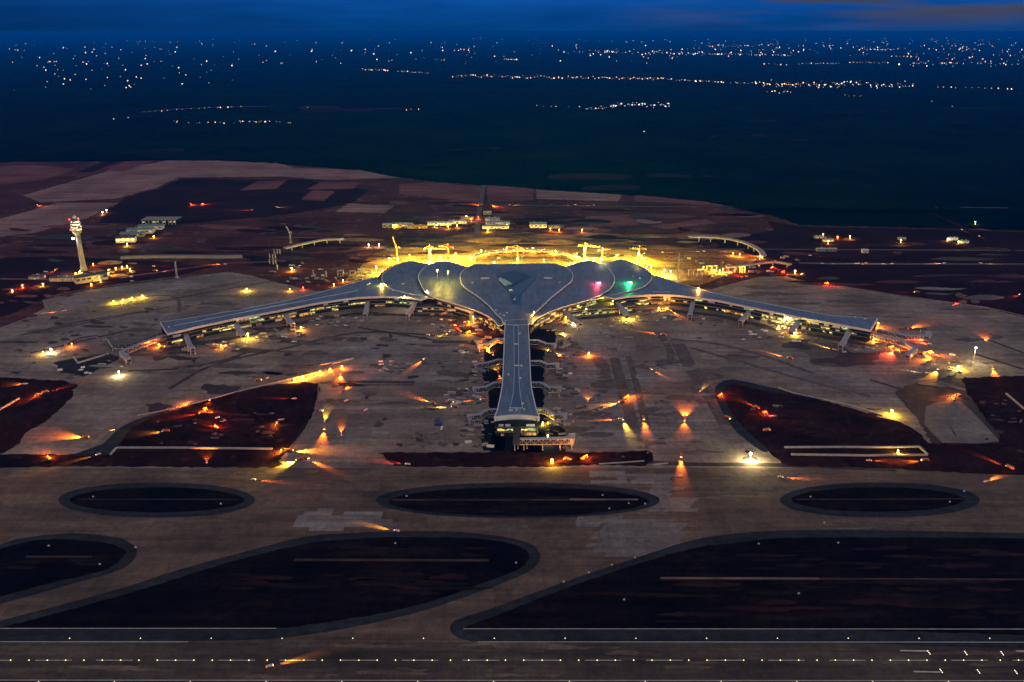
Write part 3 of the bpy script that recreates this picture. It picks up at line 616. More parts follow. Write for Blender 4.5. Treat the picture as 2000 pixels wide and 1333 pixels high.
C_L = [(979, 622), (968, 612), (955, 597), (940, 584), (925, 573), (910, 563), (901.5, 554), (898.8, 543), (899.5, 536), (905, 528.5), (914.5, 522.5)]
C_B = [(929, 516.5), (960, 516.5), (1000, 516), (1040, 515.5), (1081, 515)]
C_R = [(1093, 518.5), (1106, 522.5), (1115, 530), (1119.3, 539), (1115.5, 549.5), (1105, 558.5), (1090, 570.5), (1075, 582.5), (1063, 594.5), (1049, 607), (1038, 618)]
P_L = [(986.5, 634), (985, 661), (984, 692), (982, 736), (981, 755), (978, 771), (972, 800), (965.5, 815)]
P_R = [(1032, 632), (1033, 661), (1034.6, 692), (1036, 736), (1038, 759), (1042.5, 780), (1048, 803), (1053.5, 816)]
roofC, wC = roof('roof_shell', C_L + C_B + C_R + [(1034, 624)] + [(1030, 634), (989, 634)], zC, 2.2, 'roof', 'rim', 14, 3)
PE = [(1053.5, 815.5), (1040, 813.2), (1025, 811.8), (1010, 811.4), (995, 811.8), (980, 813.2), (965.5, 815.5)]
roofP, wP = roof('pier_roof', [(986.8, 626)] + P_L[1:-1] + list(reversed(PE)) + list(reversed(P_R[1:-1])) + [(1031.5, 624)], lambda x, y: 28.05, 1.4, 'roof', 'rim', 12, 1)
B_L = [(975, 637), (964, 625), (940, 611), (910, 600), (890, 594), (865, 587), (850, 582.5), (835, 574), (828, 567), (820, 551), (817, 542), (820, 533), (828, 524), (838, 518), (851, 513.5), (864, 511), (880, 513), (895, 518), (914, 524), (935, 545), (960, 580), (990, 620)]
B_R = [(1038, 633), (1046, 624), (1065, 613), (1090, 603), (1120, 594), (1150, 585.5), (1169.5, 578), (1180, 572), (1192, 564), (1198, 555), (1200.5, 546), (1197, 536), (1188, 525), (1177, 518), (1165, 513), (1152, 509.8), (1135, 512), (1122, 516), (1106, 523), (1090, 545), (1055, 580), (1028, 620)]
roofB1, wB1 = roof('roof_shell', B_L, zB, 1.6, 'roof', 'fascia', 14, 3)
roofB2, wB2 = roof('roof_shell', B_R, zB, 1.6, 'roof', 'fascia', 14, 3)
A_L = [(880, 588), (850, 584), (835, 581), (799, 574), (780, 569), (764, 564), (755, 558), (747, 549), (746, 541), (750, 533), (757, 528), (769, 521), (784, 515), (799, 511.2), (803, 510.6), (807, 511), (820, 514), (840, 518), (850, 535), (880, 570)]
A_R = [(1130, 590), (1150, 587), (1180, 580), (1210, 573.5), (1240, 566), (1258, 559.5), (1268, 551), (1273, 543), (1272, 535), (1264, 528.5), (1246, 518), (1230, 513), (1217, 508.3), (1213, 507.6), (1209, 508.2), (1195, 512), (1175, 516), (1165, 535), (1130, 575)]
roofA1, wA1 = roof('roof_shell', A_L, zA, 1.8, 'roof', 'fascia', 14, 3)
roofA2, wA2 = roof('roof_shell', A_R, zA, 1.8, 'roof', 'fascia', 14, 3)
WLF = [(327, 652), (395, 636), (460, 622.5), (550, 605.5), (625, 591), (675, 584), (700, 581), (750, 579), (800, 581), (822, 585)]
WLB = [(850, 575), (800, 545), (745, 541), (715, 546), (675, 557), (630, 570), (550, 590), (472, 605), (375, 621), (313, 630)]
WRF = [(1700, 645), (1640, 634), (1562, 620), (1475, 602), (1400, 586.5), (1325, 577), (1287, 575.5), (1250, 577), (1225, 579), (1201, 583)]
WRB = [(1160, 575), (1220, 545), (1265, 536), (1287, 541), (1325, 553), (1360, 563), (1392, 572), (1450, 585), (1550, 604), (1625, 617), (1675, 620), (1714, 622)]
roofW1, wW1 = roof('wing_roof', WLF + WLB, zW, 3.2, 'roof', 'fascia', 16, 1)
roofW2, wW2 = roof('wing_roof', WRF + WRB, zW, 3.2, 'roof', 'fascia', 16, 1)
# deep pale beam over the end of the pier
pe = [G(p[0], p[1], 28) for p in PE]
mb = MB(); vs = []
for p in pe: vs += [(p.x, p.y - 1.0, 22.6), (p.x, p.y - 1.0, 28.5), (p.x, p.y + 1.2, 28.5), (p.x, p.y + 1.2, 22.6)]
fs = []
for i in range(len(pe) - 1):
    for t in range(4): fs.append((4 * i + t, 4 * (i + 1) + t, 4 * (i + 1) + (t + 1) % 4, 4 * i + (t + 1) % 4))
mb.add(vs, fs); mb.build('end_beam', M['fascia'], roofP)

random.seed(21)
NWIN = [0]
def facade(line, ztop, inset=3.5, z0=0.45, out=-1, lit=(), panels=(), bands=(5.2, 10.2), mull=9.0, name='facade', zs=1.0):
    """glazed wall along an eave line (list of vectors), floor slabs, posts and the lit openings of each storey.
       out = sign of the outward side seen from the line's direction (left = +1)"""
    lit = [(a, b, c * zs, d * zs, m) for a, b, c, d, m in lit]; panels = [(a, b, c * zs, d * zs) for a, b, c, d in panels]; bands = [b * zs for b in bands]
    n = len(line); nn = []
    for i in range(n):
        d = line[min(i + 1, n - 1)] - line[max(i - 1, 0)]; d.z = 0; d.normalize(); nn.append(Vector((-d.y, d.x, 0)) * out)
    acc = [0.0]
    for i in range(n - 1): acc.append(acc[-1] + (line[i + 1] - line[i]).to_2d().length)
    T = acc[-1]
    def at(u, off):
        u = max(0, min(T, u)); i = 0
        while i < n - 2 and acc[i + 1] < u: i += 1
        t = (u - acc[i]) / max(1e-6, acc[i + 1] - acc[i]); p = line[i].lerp(line[i + 1], t); m = nn[i].lerp(nn[i + 1], t)
        zt = ztop if ztop else p.z - .9
        return Vector((p.x, p.y, 0)) + m * (off - inset), zt
    def strip(mb, u0, u1, za, zb, off, th, step=12.0):
        k = max(1, int((u1 - u0) / step)); vs = []
        for i in range(k + 1):
            a, zt = at(u0 + (u1 - u0) * i / k, off); b, _ = at(u0 + (u1 - u0) * i / k, off - th)
            A = za if za is not None else zt; B = zb if zb is not None else zt
            vs += [(a.x, a.y, A), (a.x, a.y, B), (b.x, b.y, B), (b.x, b.y, A)]
        fs = []
        for i in range(k):
            for t in range(4):
                q = (4 * i + t, 4 * i + (t + 1) % 4, 4 * (i + 1) + (t + 1) % 4, 4 * (i + 1) + t); fs.append(q if out < 0 else tuple(reversed(q)))
        fs += [(0, 1, 2, 3), (4 * k + 3, 4 * k + 2, 4 * k + 1, 4 * k)]
        mb.add(vs, fs)
    mb = MB(); strip(mb, 0, T, z0 - .6, None, 0, .8); wall = mb.build(name, M['glass'], TER)
    mb = MB()
    for b in bands:
        mb = MB(); strip(mb, 0, T, b, b + .9, .55, 1.0); mb.build('floor_slab', M['slab'], wall)
    for (f0, f1, za, zb, m) in lit:
        mb = MB(); strip(mb, f0 * T, f1 * T, za, zb, .34, .3); o = mb.build('window', M[m], wall); NWIN[0] += 1
    for (f0, wd, za, zb) in panels:
        mb = MB(); strip(mb, f0 * T, f0 * T + wd, za, zb, .95, .3); mb.build('sign_panel', M['g_panel'], wall)
    return wall
def eave(px, zf, n=3): return [GF(p[0], p[1], zf) for p in ([(v.x, v.y) for v in spline([Vector((a, b)) for a, b in px], n)])]
def rnd_lit(a, b, cnt, seed, mats=('g_win', 'g_win', 'g_wing', 'g_wino'), lv=((1.2, 4.4), (6.6, 9.4)), w=(.012, .05)):
    r = random.Random(seed); out = []
    for i in range(cnt):
        u = a + (b - a) * (i + r.random() * .8) / cnt; ww = min(r.uniform(*w), (b - a) / cnt); z = r.choice(lv); out.append((u, min(1, u + ww), z[0], z[1] - r.uniform(0, .8), r.choice(mats)))
    return out
# left wing, from its tip to the head house
wl = eave(WLF, zW)
facade(wl, 20.6, 4.5, zs=1.27, out=-1, lit=[(.015, .055, 2, 4.6, 'g_win'), (.165, .24, 6.4, 7.9, 'g_win'), (.19, .27, 3.0, 4.9, 'g_win'), (.105, .13, 1.2, 4.0, 'g_wino'), (.30, .345, 11.4, 15.6, 'g_wing'), (.305, .36, 6.5, 9.4, 'g_wing'),
    (.39, .45, 6.4, 8.6, 'g_win'), (.41, .485, 2.4, 4.9, 'g_wino'), (.50, .545, 2.6, 5.0, 'g_wino'), (.545, .60, 6.5, 8.6, 'g_win'), (.61, .66, 6.5, 8.2, 'g_wing'), (.70, .74, 6.6, 8.6, 'g_win'), (.72, .77, 6.6, 8.6, 'g_win'), (.80, .84, 1.4, 4.4, 'g_wino'), (.845, .875, 6.8, 8.6, 'g_win'), (.90, .96, 6.6, 8.4, 'g_wing')]
    + rnd_lit(.12, .66, 12, 4, ('g_win', 'g_panel', 'g_wino')) , panels=[(.02, 14, 9.2, 12.4), (.255, 5, 12, 14), (.272, 4, 12, 14), (.285, 9, 11.6, 14.2), (.60, 8, 11.4, 13.8), (.68, 9, 11.4, 13.8), (.88, 8, 11.4, 13.8)])
# left tip wall
wlt = [G(313, 630, 22.5), G(327, 652, 22.5)]
facade(wlt, 20.6, 4.0, zs=1.27, out=-1, bands=(5.2, 10.2), lit=[(.3, .6, 1.5, 4.2, 'g_wino')])
wr = list(reversed(eave(WRF, zW)))
facade(wr, 20.6, 4.5, zs=1.27, out=-1, lit=[(.02, .06, 6.6, 9.0, 'g_win'), (.03, .09, 1.5, 4.4, 'g_win'), (.10, .155, 2.0, 4.6, 'g_win'), (.11, .15, 7, 9.3, 'g_win'), (.165, .235, 1.6, 4.4, 'g_wino'), (.33, .365, 11.4, 15.4, 'g_wing'), (.455, .50, 1.8, 4.6, 'g_wino'), (.505, .54, 1.8, 4.6, 'g_wino'), (.53, .57, 11.6, 15, 'g_wing'),
    (.605, .66, 6.5, 9.6, 'g_win'), (.665, .70, 6.5, 9.6, 'g_win'), (.60, .745, 2.0, 4.7, 'g_win'), (.69, .75, 11.4, 15.8, 'g_wing'), (.71, .76, 6.5, 9.4, 'g_wing'), (.785, .80, 11.6, 15.6, 'g_wing'), (.83, .86, 7, 9.0, 'g_win'), (.90, .93, 11.2, 15.6, 'g_wing'), (.935, .945, 6.8, 8.6, 'g_win')]
    + rnd_lit(.60, .97, 12, 8, ('g_win', 'g_panel', 'g_wing'), w=(.006, .016)) + rnd_lit(.0, .6, 14, 9, ('g_win', 'g_panel', 'g_panel', 'g_wino'), w=(.008, .022)),
    panels=[(.21, 13, 11.2, 14.4), (.385, 12, 11.4, 14.2), (.47, 6, 11.4, 14.2), (.80, 10, 11.2, 14), (.84, 8, 11.2, 14), (.635, 7, 11.4, 14.2), (.87, 12, 11.2, 14)])
wrt = [G(1700, 645, 22.5), G(1714, 622, 22.5)]
facade(wrt, 20.6, 4.0, zs=1.27, out=-1, lit=[(.2, .35, 11, 14, 'g_panel')])
# the hall under the inner and outer petals
bl = eave(list(reversed(B_L[1:7])), zB)
facade(bl, None, 5.0, zs=1.2, out=-1, bands=(5.2, 10.2, 15.0), lit=[(.2, .245, 6.4, 9.2, 'g_win'), (.25, .28, 6.4, 9.2, 'g_panel'), (.485, .56, 1.0, 14.6, 'g_wino'), (.50, .545, 2.5, 9.2, 'g_win'), (.64, .70, 6.4, 9, 'g_win'), (.76, .82, 6.4, 9, 'g_win'), (.86, .90, 6.6, 9, 'g_panel'), (.84, .95, 1.4, 4, 'g_wino')]
       + rnd_lit(.56, .98, 8, 31), panels=[(.02, 9, 11.6, 14.4), (.16, 8, 11.4, 14.2), (.27, 11, 11.4, 14.2), (.335, 12, 11.4, 14.2), (.39, 7, 11.4, 14.2), (.43, 13, 11.4, 14.2)])
PD_L = [(800, 611), (850, 610), (885, 614), (920, 621), (945, 630), (964, 641), (984, 657)]; PD_R = [(1036, 655), (1047, 641), (1067, 630), (1105, 621), (1150, 615), (1195, 612), (1240, 607)]
for pd, li, pn in ((PD_L, rnd_lit(.05, .95, 13, 51, ('g_win', 'g_panel', 'g_wino', 'g_win'), ((1.0, 4.0), (5.8, 8.6))), [(.1, 9, 6.2, 8.4), (.3, 12, 6.2, 8.4), (.42, 8, 6.2, 8.4)]), (PD_R, rnd_lit(.03, .97, 24, 52, ('g_win', 'g_wing', 'g_wino', 'g_panel', 'g_win'), ((1.0, 4.0), (5.8, 8.6)), (.02, .06)), [(.2, 9, 6.2, 8.4), (.45, 12, 6.2, 8.4)])):
    ln = [G(a, b, .45) for a, b in pd]; ln = spline(ln, 3); facade(ln, 9.4, 0.0, out=-1, bands=(4.6, 9.2), lit=li, panels=pn, name='podium')
    hi = [Vector((p.x, p.y, 9.9)) for p in ln]; bk2 = [Vector((p.x, p.y + 42, 9.9)) for p in reversed(ln)]
    lp = hi + bk2; mb = MB(); n_ = len(hi); mb.add([tuple(p) for p in hi] + [tuple(p) for p in reversed(bk2)], [(i, i + 1, n_ + i + 1, n_ + i) for i in range(n_ - 1)]); mb.build('terrace', M['soffit'], TER)
al = eave(list(reversed(A_L[1:9])), zA); facade(al, None, 4.0, z0=12, out=-1, bands=(19.5,), lit=[(.16, .20, 20.4, 22.4, 'g_win'), (.40, .44, 20.2, 22.2, 'g_win')])
br = eave(B_R[1:8], zB)
facade(br, None, 5.0, zs=1.2, out=-1, bands=(5.2, 10.2, 15.0), lit=[(.03, .10, 6.5, 9, 'g_win'), (.08, .2, 11.4, 13.0, 'g_win'), (.16, .28, 6.5, 9.2, 'g_panel'), (.22, .36, 2.0, 4.6, 'g_wino'), (.30, .33, 11.4, 14.4, 'g_win'), (.40, .48, 6.5, 8.6, 'g_wing'), (.52, .56, 6.5, 13.6, 'g_wino'), (.58, .68, 6.5, 9.4, 'g_win'), (.62, .72, 2, 4.6, 'g_win'), (.74, .9, 6.4, 9.4, 'g_win'), (.75, .95, 11.4, 13.4, 'g_wing')]
       + rnd_lit(.02, .9, 18, 33, ('g_win', 'g_panel', 'g_wino', 'g_wing')), panels=[(.06, 9, 6.4, 9.0), (.13, 12, 6.4, 9.2), (.31, 9, 11.4, 14.0), (.345, 10, 6.4, 9.0), (.45, 8, 11.4, 14)])
ar = eave(A_R[1:8], zA); facade(ar, None, 4.0, z0=12, out=-1, bands=(19.5,), lit=[(.42, .455, 20.2, 22, 'g_win')])
def under(px, zf, z0): facade(eave(px, zf), None, 3.0, z0=z0, out=-1, bands=(), mull=14)
under(list(reversed(C_L)), zC, 14); under(list(reversed(C_R)), zC, 14); under(list(reversed(B_L[6:16])), zB, 12); under(B_R[6:16], zB, 12)
bk = [GF(a, b, zC) for a, b in reversed(C_B)]; facade(bk, None, 6.0, out=-1, bands=(10.2, 20.2), mull=12)
for px, zf in ((list(reversed(A_L[8:16])), zA), (A_R[8:16], zA), (list(reversed(B_L[14:19])), zB), (B_R[14:19], zB)): facade(eave(px, zf), None, 6.0, out=1 if px[0][0] < 1000 and px[0][0] > px[-1][0] else -1, bands=(10.2,), mull=12)
for px in (WLB[2:], WRB[2:]): facade([G(a, b, 22.5) for a, b in px], 20.6, 4.0, out=-1, bands=(10.2,), mull=12)
# pier walls
pl = [G(a, b, 28) for a, b in P_L]; facade(pl, 26.4, 3.0, out=-1, bands=(5.2, 10.2), lit=rnd_lit(.3, .95, 5, 12, w=(.01, .02)))
pr = [G(a, b, 28) for a, b in P_R]; facade(pr, 26.4, 3.0, out=1, bands=(5.2, 10.2), lit=rnd_lit(.3, .95, 5, 13, w=(.01, .02)))
e0, e1 = G(966.5, 815.5, 28), G(1052.5, 815.5, 28)
facade([e0, e1], 22.8, 2.2, out=-1, zs=1.35, bands=(4.6, 9.6), lit=[(.04, .24, 6.0, 8.6, 'g_win'), (.25, .42, 6.0, 8.4, 'g_wing'), (.60, .76, 6.0, 8.2, 'g_win'), (.765, .97, 6.0, 8.8, 'g_wing'), (.60, .76, 1.4, 4.2, 'g_wino'), (.77, .95, 1.4, 4.2, 'g_wino'), (.14, .2, 1.0, 3.6, 'g_wino')],
       panels=[(.085, 6.2, 10.8, 13.2), (.235, 6.6, 10.8, 13.2), (.715, 11, 10.9, 13.3)], mull=7.3)
# roof lights and roof fittings of the terminal
def on_roof(name, px, zf, m, dz=.5, n=1, th=.9, parent=None):
    w = [GF(a, b, zf) for a, b in px]
    if n > 1: w = spline(w, n, True)
    k = len(w); r = delaunay_2d_cdt([Vector((p.x, p.y)) for p in w], [(i, (i + 1) % k) for i in range(k)], [], 1, 1e-3)
    mb = MB(); mb.add([(p.x, p.y, zf(p.x, p.y) + dz) for p in r[0]], [tuple(f) for f in r[2]])
    lo = [(p.x, p.y, p.z + dz - th) for p in w]; hi = [(p.x, p.y, p.z + dz) for p in w]
    mb.add(lo + hi, [(i, (i + 1) % k, k + (i + 1) % k, k + i) for i in range(k)])
    return mb.build(name, M[m], parent or TER)
SK = [(973, 534), (971, 541), (973.5, 551), (984, 561), (993, 570), (997, 578), (1001, 594.5), (1016, 594.5), (1019, 578), (1022, 571), (1032, 560), (1047, 544), (1040, 531), (1010, 528.5)]
sk = on_roof('skylight', [(p[0], p[1]) for p in SK], zC, 'roof_strip', .8, 1, 1.6)
def shrink(px, f):
    cx = sum(p[0] for p in px) / len(px); cy = sum(p[1] for p in px) / len(px); return [(cx + (a - cx) * f, cy + (b - cy) * f) for a, b in px]
on_roof('pane', shrink(SK, .96), zC, 'skylight', 1.15, 1, .6, sk)
on_roof('lit_bay', [(973.5, 548), (976, 543), (990, 549), (1001, 556), (986, 559.5)], zC, 'g_wing', 1.3, 1, .2, sk).data.materials[0] = glow('g_sky', (.40, .75, .52), .09)
on_roof('hatch', [(994, 568), (1000, 567), (1001, 570), (996, 571)], zC, 'g_win', 1.5, 1, .6, sk)
on_roof('hatch', [(1003, 584), (1007, 582), (1008, 586), (1004, 588)], zC, 'g_wing', 1.5, 1, .6, sk).data.materials[0] = glow('g_hatch', (.8, .85, .65), .3)
on_roof('sunken_bay', [(996, 575), (1019, 575), (1015, 593), (1002, 593)], zC, 'glass', 1.25, 1, .4, sk)
for k in range(9):                                     # glazing bars
    a = GF(973 + k * 3.2, 541 + k * 3.6 if k < 6 else 562, zC); b = GF(1006 + k * 4, 530 + k * 1.4, zC)
    mb = MB(); mb.bar(a + Vector((0, 0, 1.5)), b + Vector((0, 0, 1.5)), .55); mb.build('glazing_bar', M['roof_strip'], sk)
zP = lambda x, y: 28.05
st = on_roof('roof_channel', [(1003.2, 636), (1003.6, 690), (1004, 735), (1003, 760), (1000, 780), (995.5, 798), (1021.5, 798), (1018, 780), (1015.3, 760), (1014, 735), (1013, 690), (1012.4, 636)], zP, 'rim', .45, 1, .5)
on_roof('channel_bed', [(1004, 637), (1004.4, 690), (1004.8, 735), (1003.8, 760), (1000.8, 780), (996.6, 797), (1020.4, 797), (1017.2, 780), (1014.5, 760), (1013.2, 735), (1012.2, 690), (1011.6, 637)], zP, 'roof_strip', .55, 1, .3, st)
for y in (673, 715): on_roof('crossbar', [(1003.6, y - .9), (1012.6, y - .9), (1012.6, y + .9), (1003.6, y + .9)], zP, 'white', .9, 1, .6, st)
for px, zf in (([(939, 544), (955, 543.4), (955, 544.6), (939, 545.2)], zC), ([(1062, 543.2), (1078, 543.6), (1078, 544.8), (1062, 544.4)], zC)): on_roof('vent_row', px, zf, 'white', 1.2, 1, 1.2)
for a, b, zf, w in (((340, 637), (700, 568), zW, .8), ((480, 609), (560, 594), zW, .8), ((1275, 571), (1310, 571), zW, .8)):
    p, q = GF(*a, zf), GF(*b, zf); mb = MB(); mb.bar(p + Vector((0, 0, .5)), q + Vector((0, 0, .5)), w); mb.build('roof_gutter', M['rim'], TER)
random.seed(9)
for (x, y, zf) in ((768, 568, zA), (788, 555, zA), (786, 556, zA), (760, 560, zA), (1094, 552, zC), (923, 553, zC), (1236, 541, zA), (977, 614, zC), (984, 617, zC), (990, 612, zC), (968, 607, zC), (1060, 599, zC), (1061, 596, zC), (1000, 803, zP), (996, 803, zP), (1009, 802, zP), (1024, 801, zP), (1020, 790, zP), (1018, 716, zP), (993, 733, zP), (1016, 740, zP), (1015, 653, zP), (722, 555, zW), (718, 557, zW), (1690, 624, zW), (1670, 620.5, zW), (330, 640, zW), (1250, 545, zA)):
    p = GF(x, y, zf); mb = MB(); mb.box((0, 0, .9), (random.uniform(1.5, 4), random.uniform(1.5, 3), 1.8)); mb.box((random.uniform(-2, 2), 1, .5), (1.5, 1.2, 1.2)); mb.build('roof_unit', M['white'], TER, (p.x, p.y, p.z), random.random())
print('windows', NWIN)

# ------------------------------------------------------------------ jet bridges
def jet_bridge(px, label, w=6.0, zr=15.0, th=6.6, m='bridge_roof', legs=None, truss=True, cab=True):
    pts = [G(a, b, zr) for a, b in px]; o = pts[-1].copy(); o.z = .6
    root = empty('jet_bridge', o, 0, label, 'jet bridge', 'jet bridges of the terminal')
    q = [p - o for p in pts]; zt = zr - .6; n = len(q)
    def side(i):
        d = (q[min(i + 1, n - 1)] - q[max(i - 1, 0)]); d.z = 0; d.normalize(); return Vector((-d.y, d.x, 0))
    def strip(w0, za, zb):
        mb = MB(); vs = []
        for i in range(n):
            s = side(i) * w0 / 2
            for p, z in ((q[i] + s, za), (q[i] + s, zb), (q[i] - s, zb), (q[i] - s, za)): vs.append((p.x, p.y, z))
        fs = [(4 * i + t, 4 * (i + 1) + t, 4 * (i + 1) + (t + 1) % 4, 4 * i + (t + 1) % 4) for i in range(n - 1) for t in range(4)]
        mb.add(vs, fs + [(0, 1, 2, 3), (4 * n - 1, 4 * n - 2, 4 * n - 3, 4 * n - 4)]); return mb
    strip(w, zt - .7, zt).build('roof', M[m], root)
    strip(w * .72, zt - th, zt - .6).build('tunnel', M['glass'], root)
    strip(w * .92, zt - th - .6, zt - th).build('floor', M['white'], root)
    if truss:
        for sg in (1, -1):
            mb = MB()
            for i in range(n - 1):
                a, b = q[i] + side(i) * sg * w * .46, q[i + 1] + side(i + 1) * sg * w * .46; L_ = (b - a).length; k = max(2, int(L_ / 4.5))
                for j in range(k):
                    u, v = a.lerp(b, j / k), a.lerp(b, (j + 1) / k)
                    lo, hi = (zt - th, zt - .4) if j % 2 else (zt - .4, zt - th)
                    mb.bar((u.x, u.y, lo), (v.x, v.y, hi), .5); mb.bar((u.x, u.y, zt - th), (u.x, u.y, zt - .4), .5)
            mb.build('truss', M['steel'], root)
    legs = legs if legs is not None else [n - 1, max(1, n - 2)]
    for i in legs:
        ii = int(i); p = q[ii] if i == ii else q[ii].lerp(q[ii + 1], i - ii); s = side(min(n - 1, round(i))) * w * .42
        for sg in (1, -1):
            mb = MB(); mb.bar((p.x + s.x * sg, p.y + s.y * sg, -.4), (p.x + s.x * sg, p.y + s.y * sg, zt - th), .8); mb.box((p.x + s.x * sg, p.y + s.y * sg, 0), (1.6, 1.6, .8)); mb.build('leg', M['steel'], root)
    if cab:
        d = q[-1] - q[-2]; d.z = 0; d.normalize(); mb = MB(); mb.lathe((q[-1].x, q[-1].y, zt - th - .8), [(w * .55, 0), (w * .62, 1.0), (w * .62, th + .7), (w * .5, th + 1.0)], 14); c = mb.build('cab', M[m], root)
        mb = MB(); mb.box((q[-1].x + d.x * w * .62, q[-1].y + d.y * w * .62, zt - th + 2), (.9, w * .7, 2.6), math.atan2(d.y, d.x)); mb.build('door', M['glass'], c)
    return root
ord_ = ['nearest the head house', 'second from the head house', 'third from the head house', 'nearest the pier end']
for i, px in enumerate(([(987, 662), (969, 661), (953, 671), (936, 671.5)], [(985, 703), (975, 701.5), (953, 708), (930, 711)], [(983, 747), (965, 747), (948, 755.5), (927, 757)], [(973, 799), (951, 800), (937, 809), (917, 811)])):
    jet_bridge(px, 'pale boarding bridge on the left side of the pier, ' + ord_[i], m='bridge_roof' if i else 'steel')
for i, px in enumerate(([(1031, 664.5), (1051, 664.5), (1067, 671), (1083, 671.5)], [(1033, 705), (1055, 705), (1069, 711), (1088, 710)], [(1035, 747), (1056.5, 747), (1074, 757), (1092, 755.5)], [(1046, 798), (1063.5, 798), (1084.5, 810), (1103, 807.5)])):
    jet_bridge(px, 'pale boarding bridge on the right side of the pier, ' + ord_[i], m=('steel', 'steel', 'bridge_roof', 'bridge_roof')[i])
r = jet_bridge([(1008.5, 833), (1008.5, 857), (1060, 856.5), (1117, 855)], 'L shaped white truss boarding bridge standing before the blunt end of the pier', w=6.5, zr=15.5, th=7, m='steel', legs=[1, 1.35, 2, 2.6, 3])
mb = MB(); a = G(1008.5, 834, 15.6) - r.location; b = G(1008.5, 859, 15.6) - r.location; mb.bar((a.x, a.y, 11.6), (b.x, b.y, 11.6), 8.2); mb.build('vestibule', M['darkroof'], r)
for px, lb in (([(362, 650), (370, 672), (375, 678)], 'grey boarding bridge under the left wing, second support from the wing tip'), ([(458, 624), (465, 640), (474, 652)], 'boarding bridge beside the bright yellow lamp in front of the left wing'),
    ([(555, 608), (563, 622), (571, 630)], 'boarding bridge at the middle of the left wing over orange lit stores'), ([(718, 586), (716, 600), (713, 611)], 'white boarding bridge on the left wing near the head house'),
    ([(811, 590), (803, 602), (796, 612)], 'lattice sided boarding bridge where the left wing meets the petal roofs'), ([(920, 598), (925, 610), (931, 620)], 'brightly lit boarding bridge left of the pier root'),
    ([(1102, 607), (1116, 619), (1131, 629)], 'boarding bridge with warm lamps right of the pier root'), ([(1203, 586), (1214, 600), (1225, 614)], 'boarding bridge bathed in yellow floodlight on the right wing'),
    ([(1355, 584), (1350, 603), (1348, 612)], 'plain grey boarding bridge at the inner bend of the right wing'), ([(1467, 602), (1458, 614), (1448, 624)], 'sloping dark roofed boarding bridge at the middle of the right wing'),
    ([(1563, 621), (1553, 637), (1546, 646)], 'boarding bridge over yellow lit stores on the outer right wing'), ([(1659, 645), (1650, 662), (1643, 672)], 'outermost front boarding bridge of the right wing')):
    jet_bridge(px, lb, w=7.5, zr=14, th=5.5)
jet_bridge([(322, 654), (283, 667), (237, 686), (249, 698)], 'long pale cranked boarding bridge at the left wing tip, front one', w=8, zr=12, legs=[3, 2, 1, .5])
jet_bridge([(314, 650), (255, 672), (222, 673), (214, 659)], 'dark cranked boarding bridge behind the pale one at the left wing tip', w=7, zr=11, m='soffit', legs=[3, 2, 1])
jet_bridge([(1703, 652), (1765, 667), (1788, 680), (1775, 690)], 'long pale cranked boarding bridge at the right wing tip, front one', w=8, zr=12, legs=[3, 2, 1, .5])
jet_bridge([(1714, 643), (1770, 655), (1812, 656), (1815, 648)], 'grey cranked boarding bridge at the right wing tip, rear one', w=8, zr=11.5, legs=[3, 2, 1])

# ------------------------------------------------------------------ control tower
def tower():
    b = G(164, 529); Yb = b.y; Ht = at_depth(146, 424, Yb).z
    r = empty('control_tower', (b.x, Yb, .2), 0, 'tall white air traffic control tower with lit ring floors and a radome on top', 'control tower'); h = Ht - 6
    cabb = h * .72
    smooth(MB().lathe((0, 0, 0), [(7.5, 0), (5.6, h * .12), (5.0, h * .45), (4.8, cabb)], 20).build('shaft', M['slab'], r))
    MB().lathe((0, 0, 0), [(4.8, cabb - 2), (9.5, cabb + 5), (10.5, cabb + 9)], 20).build('cab_base', M['slab'], r)
    z = cabb + 9; lv = (h - z) / 4.0
    for k in range(4):
        rr = 10.8 - .4 * (k == 3) * 5
        MB().lathe((0, 0, 0), [(rr - 1.0, z - .2), (rr - 1.0, z + lv * .55)], 20).build('window_band', M['g_tower'], r)
        MB().lathe((0, 0, 0), [(rr - .8, z + lv * .5), (rr + .9, z + lv * .62), (rr + .9, z + lv * .8), (rr - .6, z + lv)], 20).build('ring_floor', M['slab'], r); z += lv
    MB().lathe((0, 0, 0), [(6, z), (4, z + 1.5)], 16).build('cab_roof', M['darkroof'], r)
    smooth(MB().ball((0, 0, z + 4.6), 4.0, 16).build('radome', M['white'], r))
    for x, y, zz in ((-9.5, -4, z + 1), (9.5, -4, z + 3), (-10.8, -4, cabb + 10)):
        MB().ball((x, y, zz), 1.7, 8).build('warning_light', M['g_red'], r)
    l = MB().ball((-7, -7, cabb - 8), 2.2, 8).build('floodlight', M['g_white'], r); light(r, 'POINT', (-10, -12, cabb - 8), (1, .85, .5), 1.6e4)
    light(r, 'POINT', (-22, -30, 12), (1, .85, .5), 2.2e4)
M['g_tower'] = glow('g_tower', (1, .80, .38), 1.5, .16)
tower()

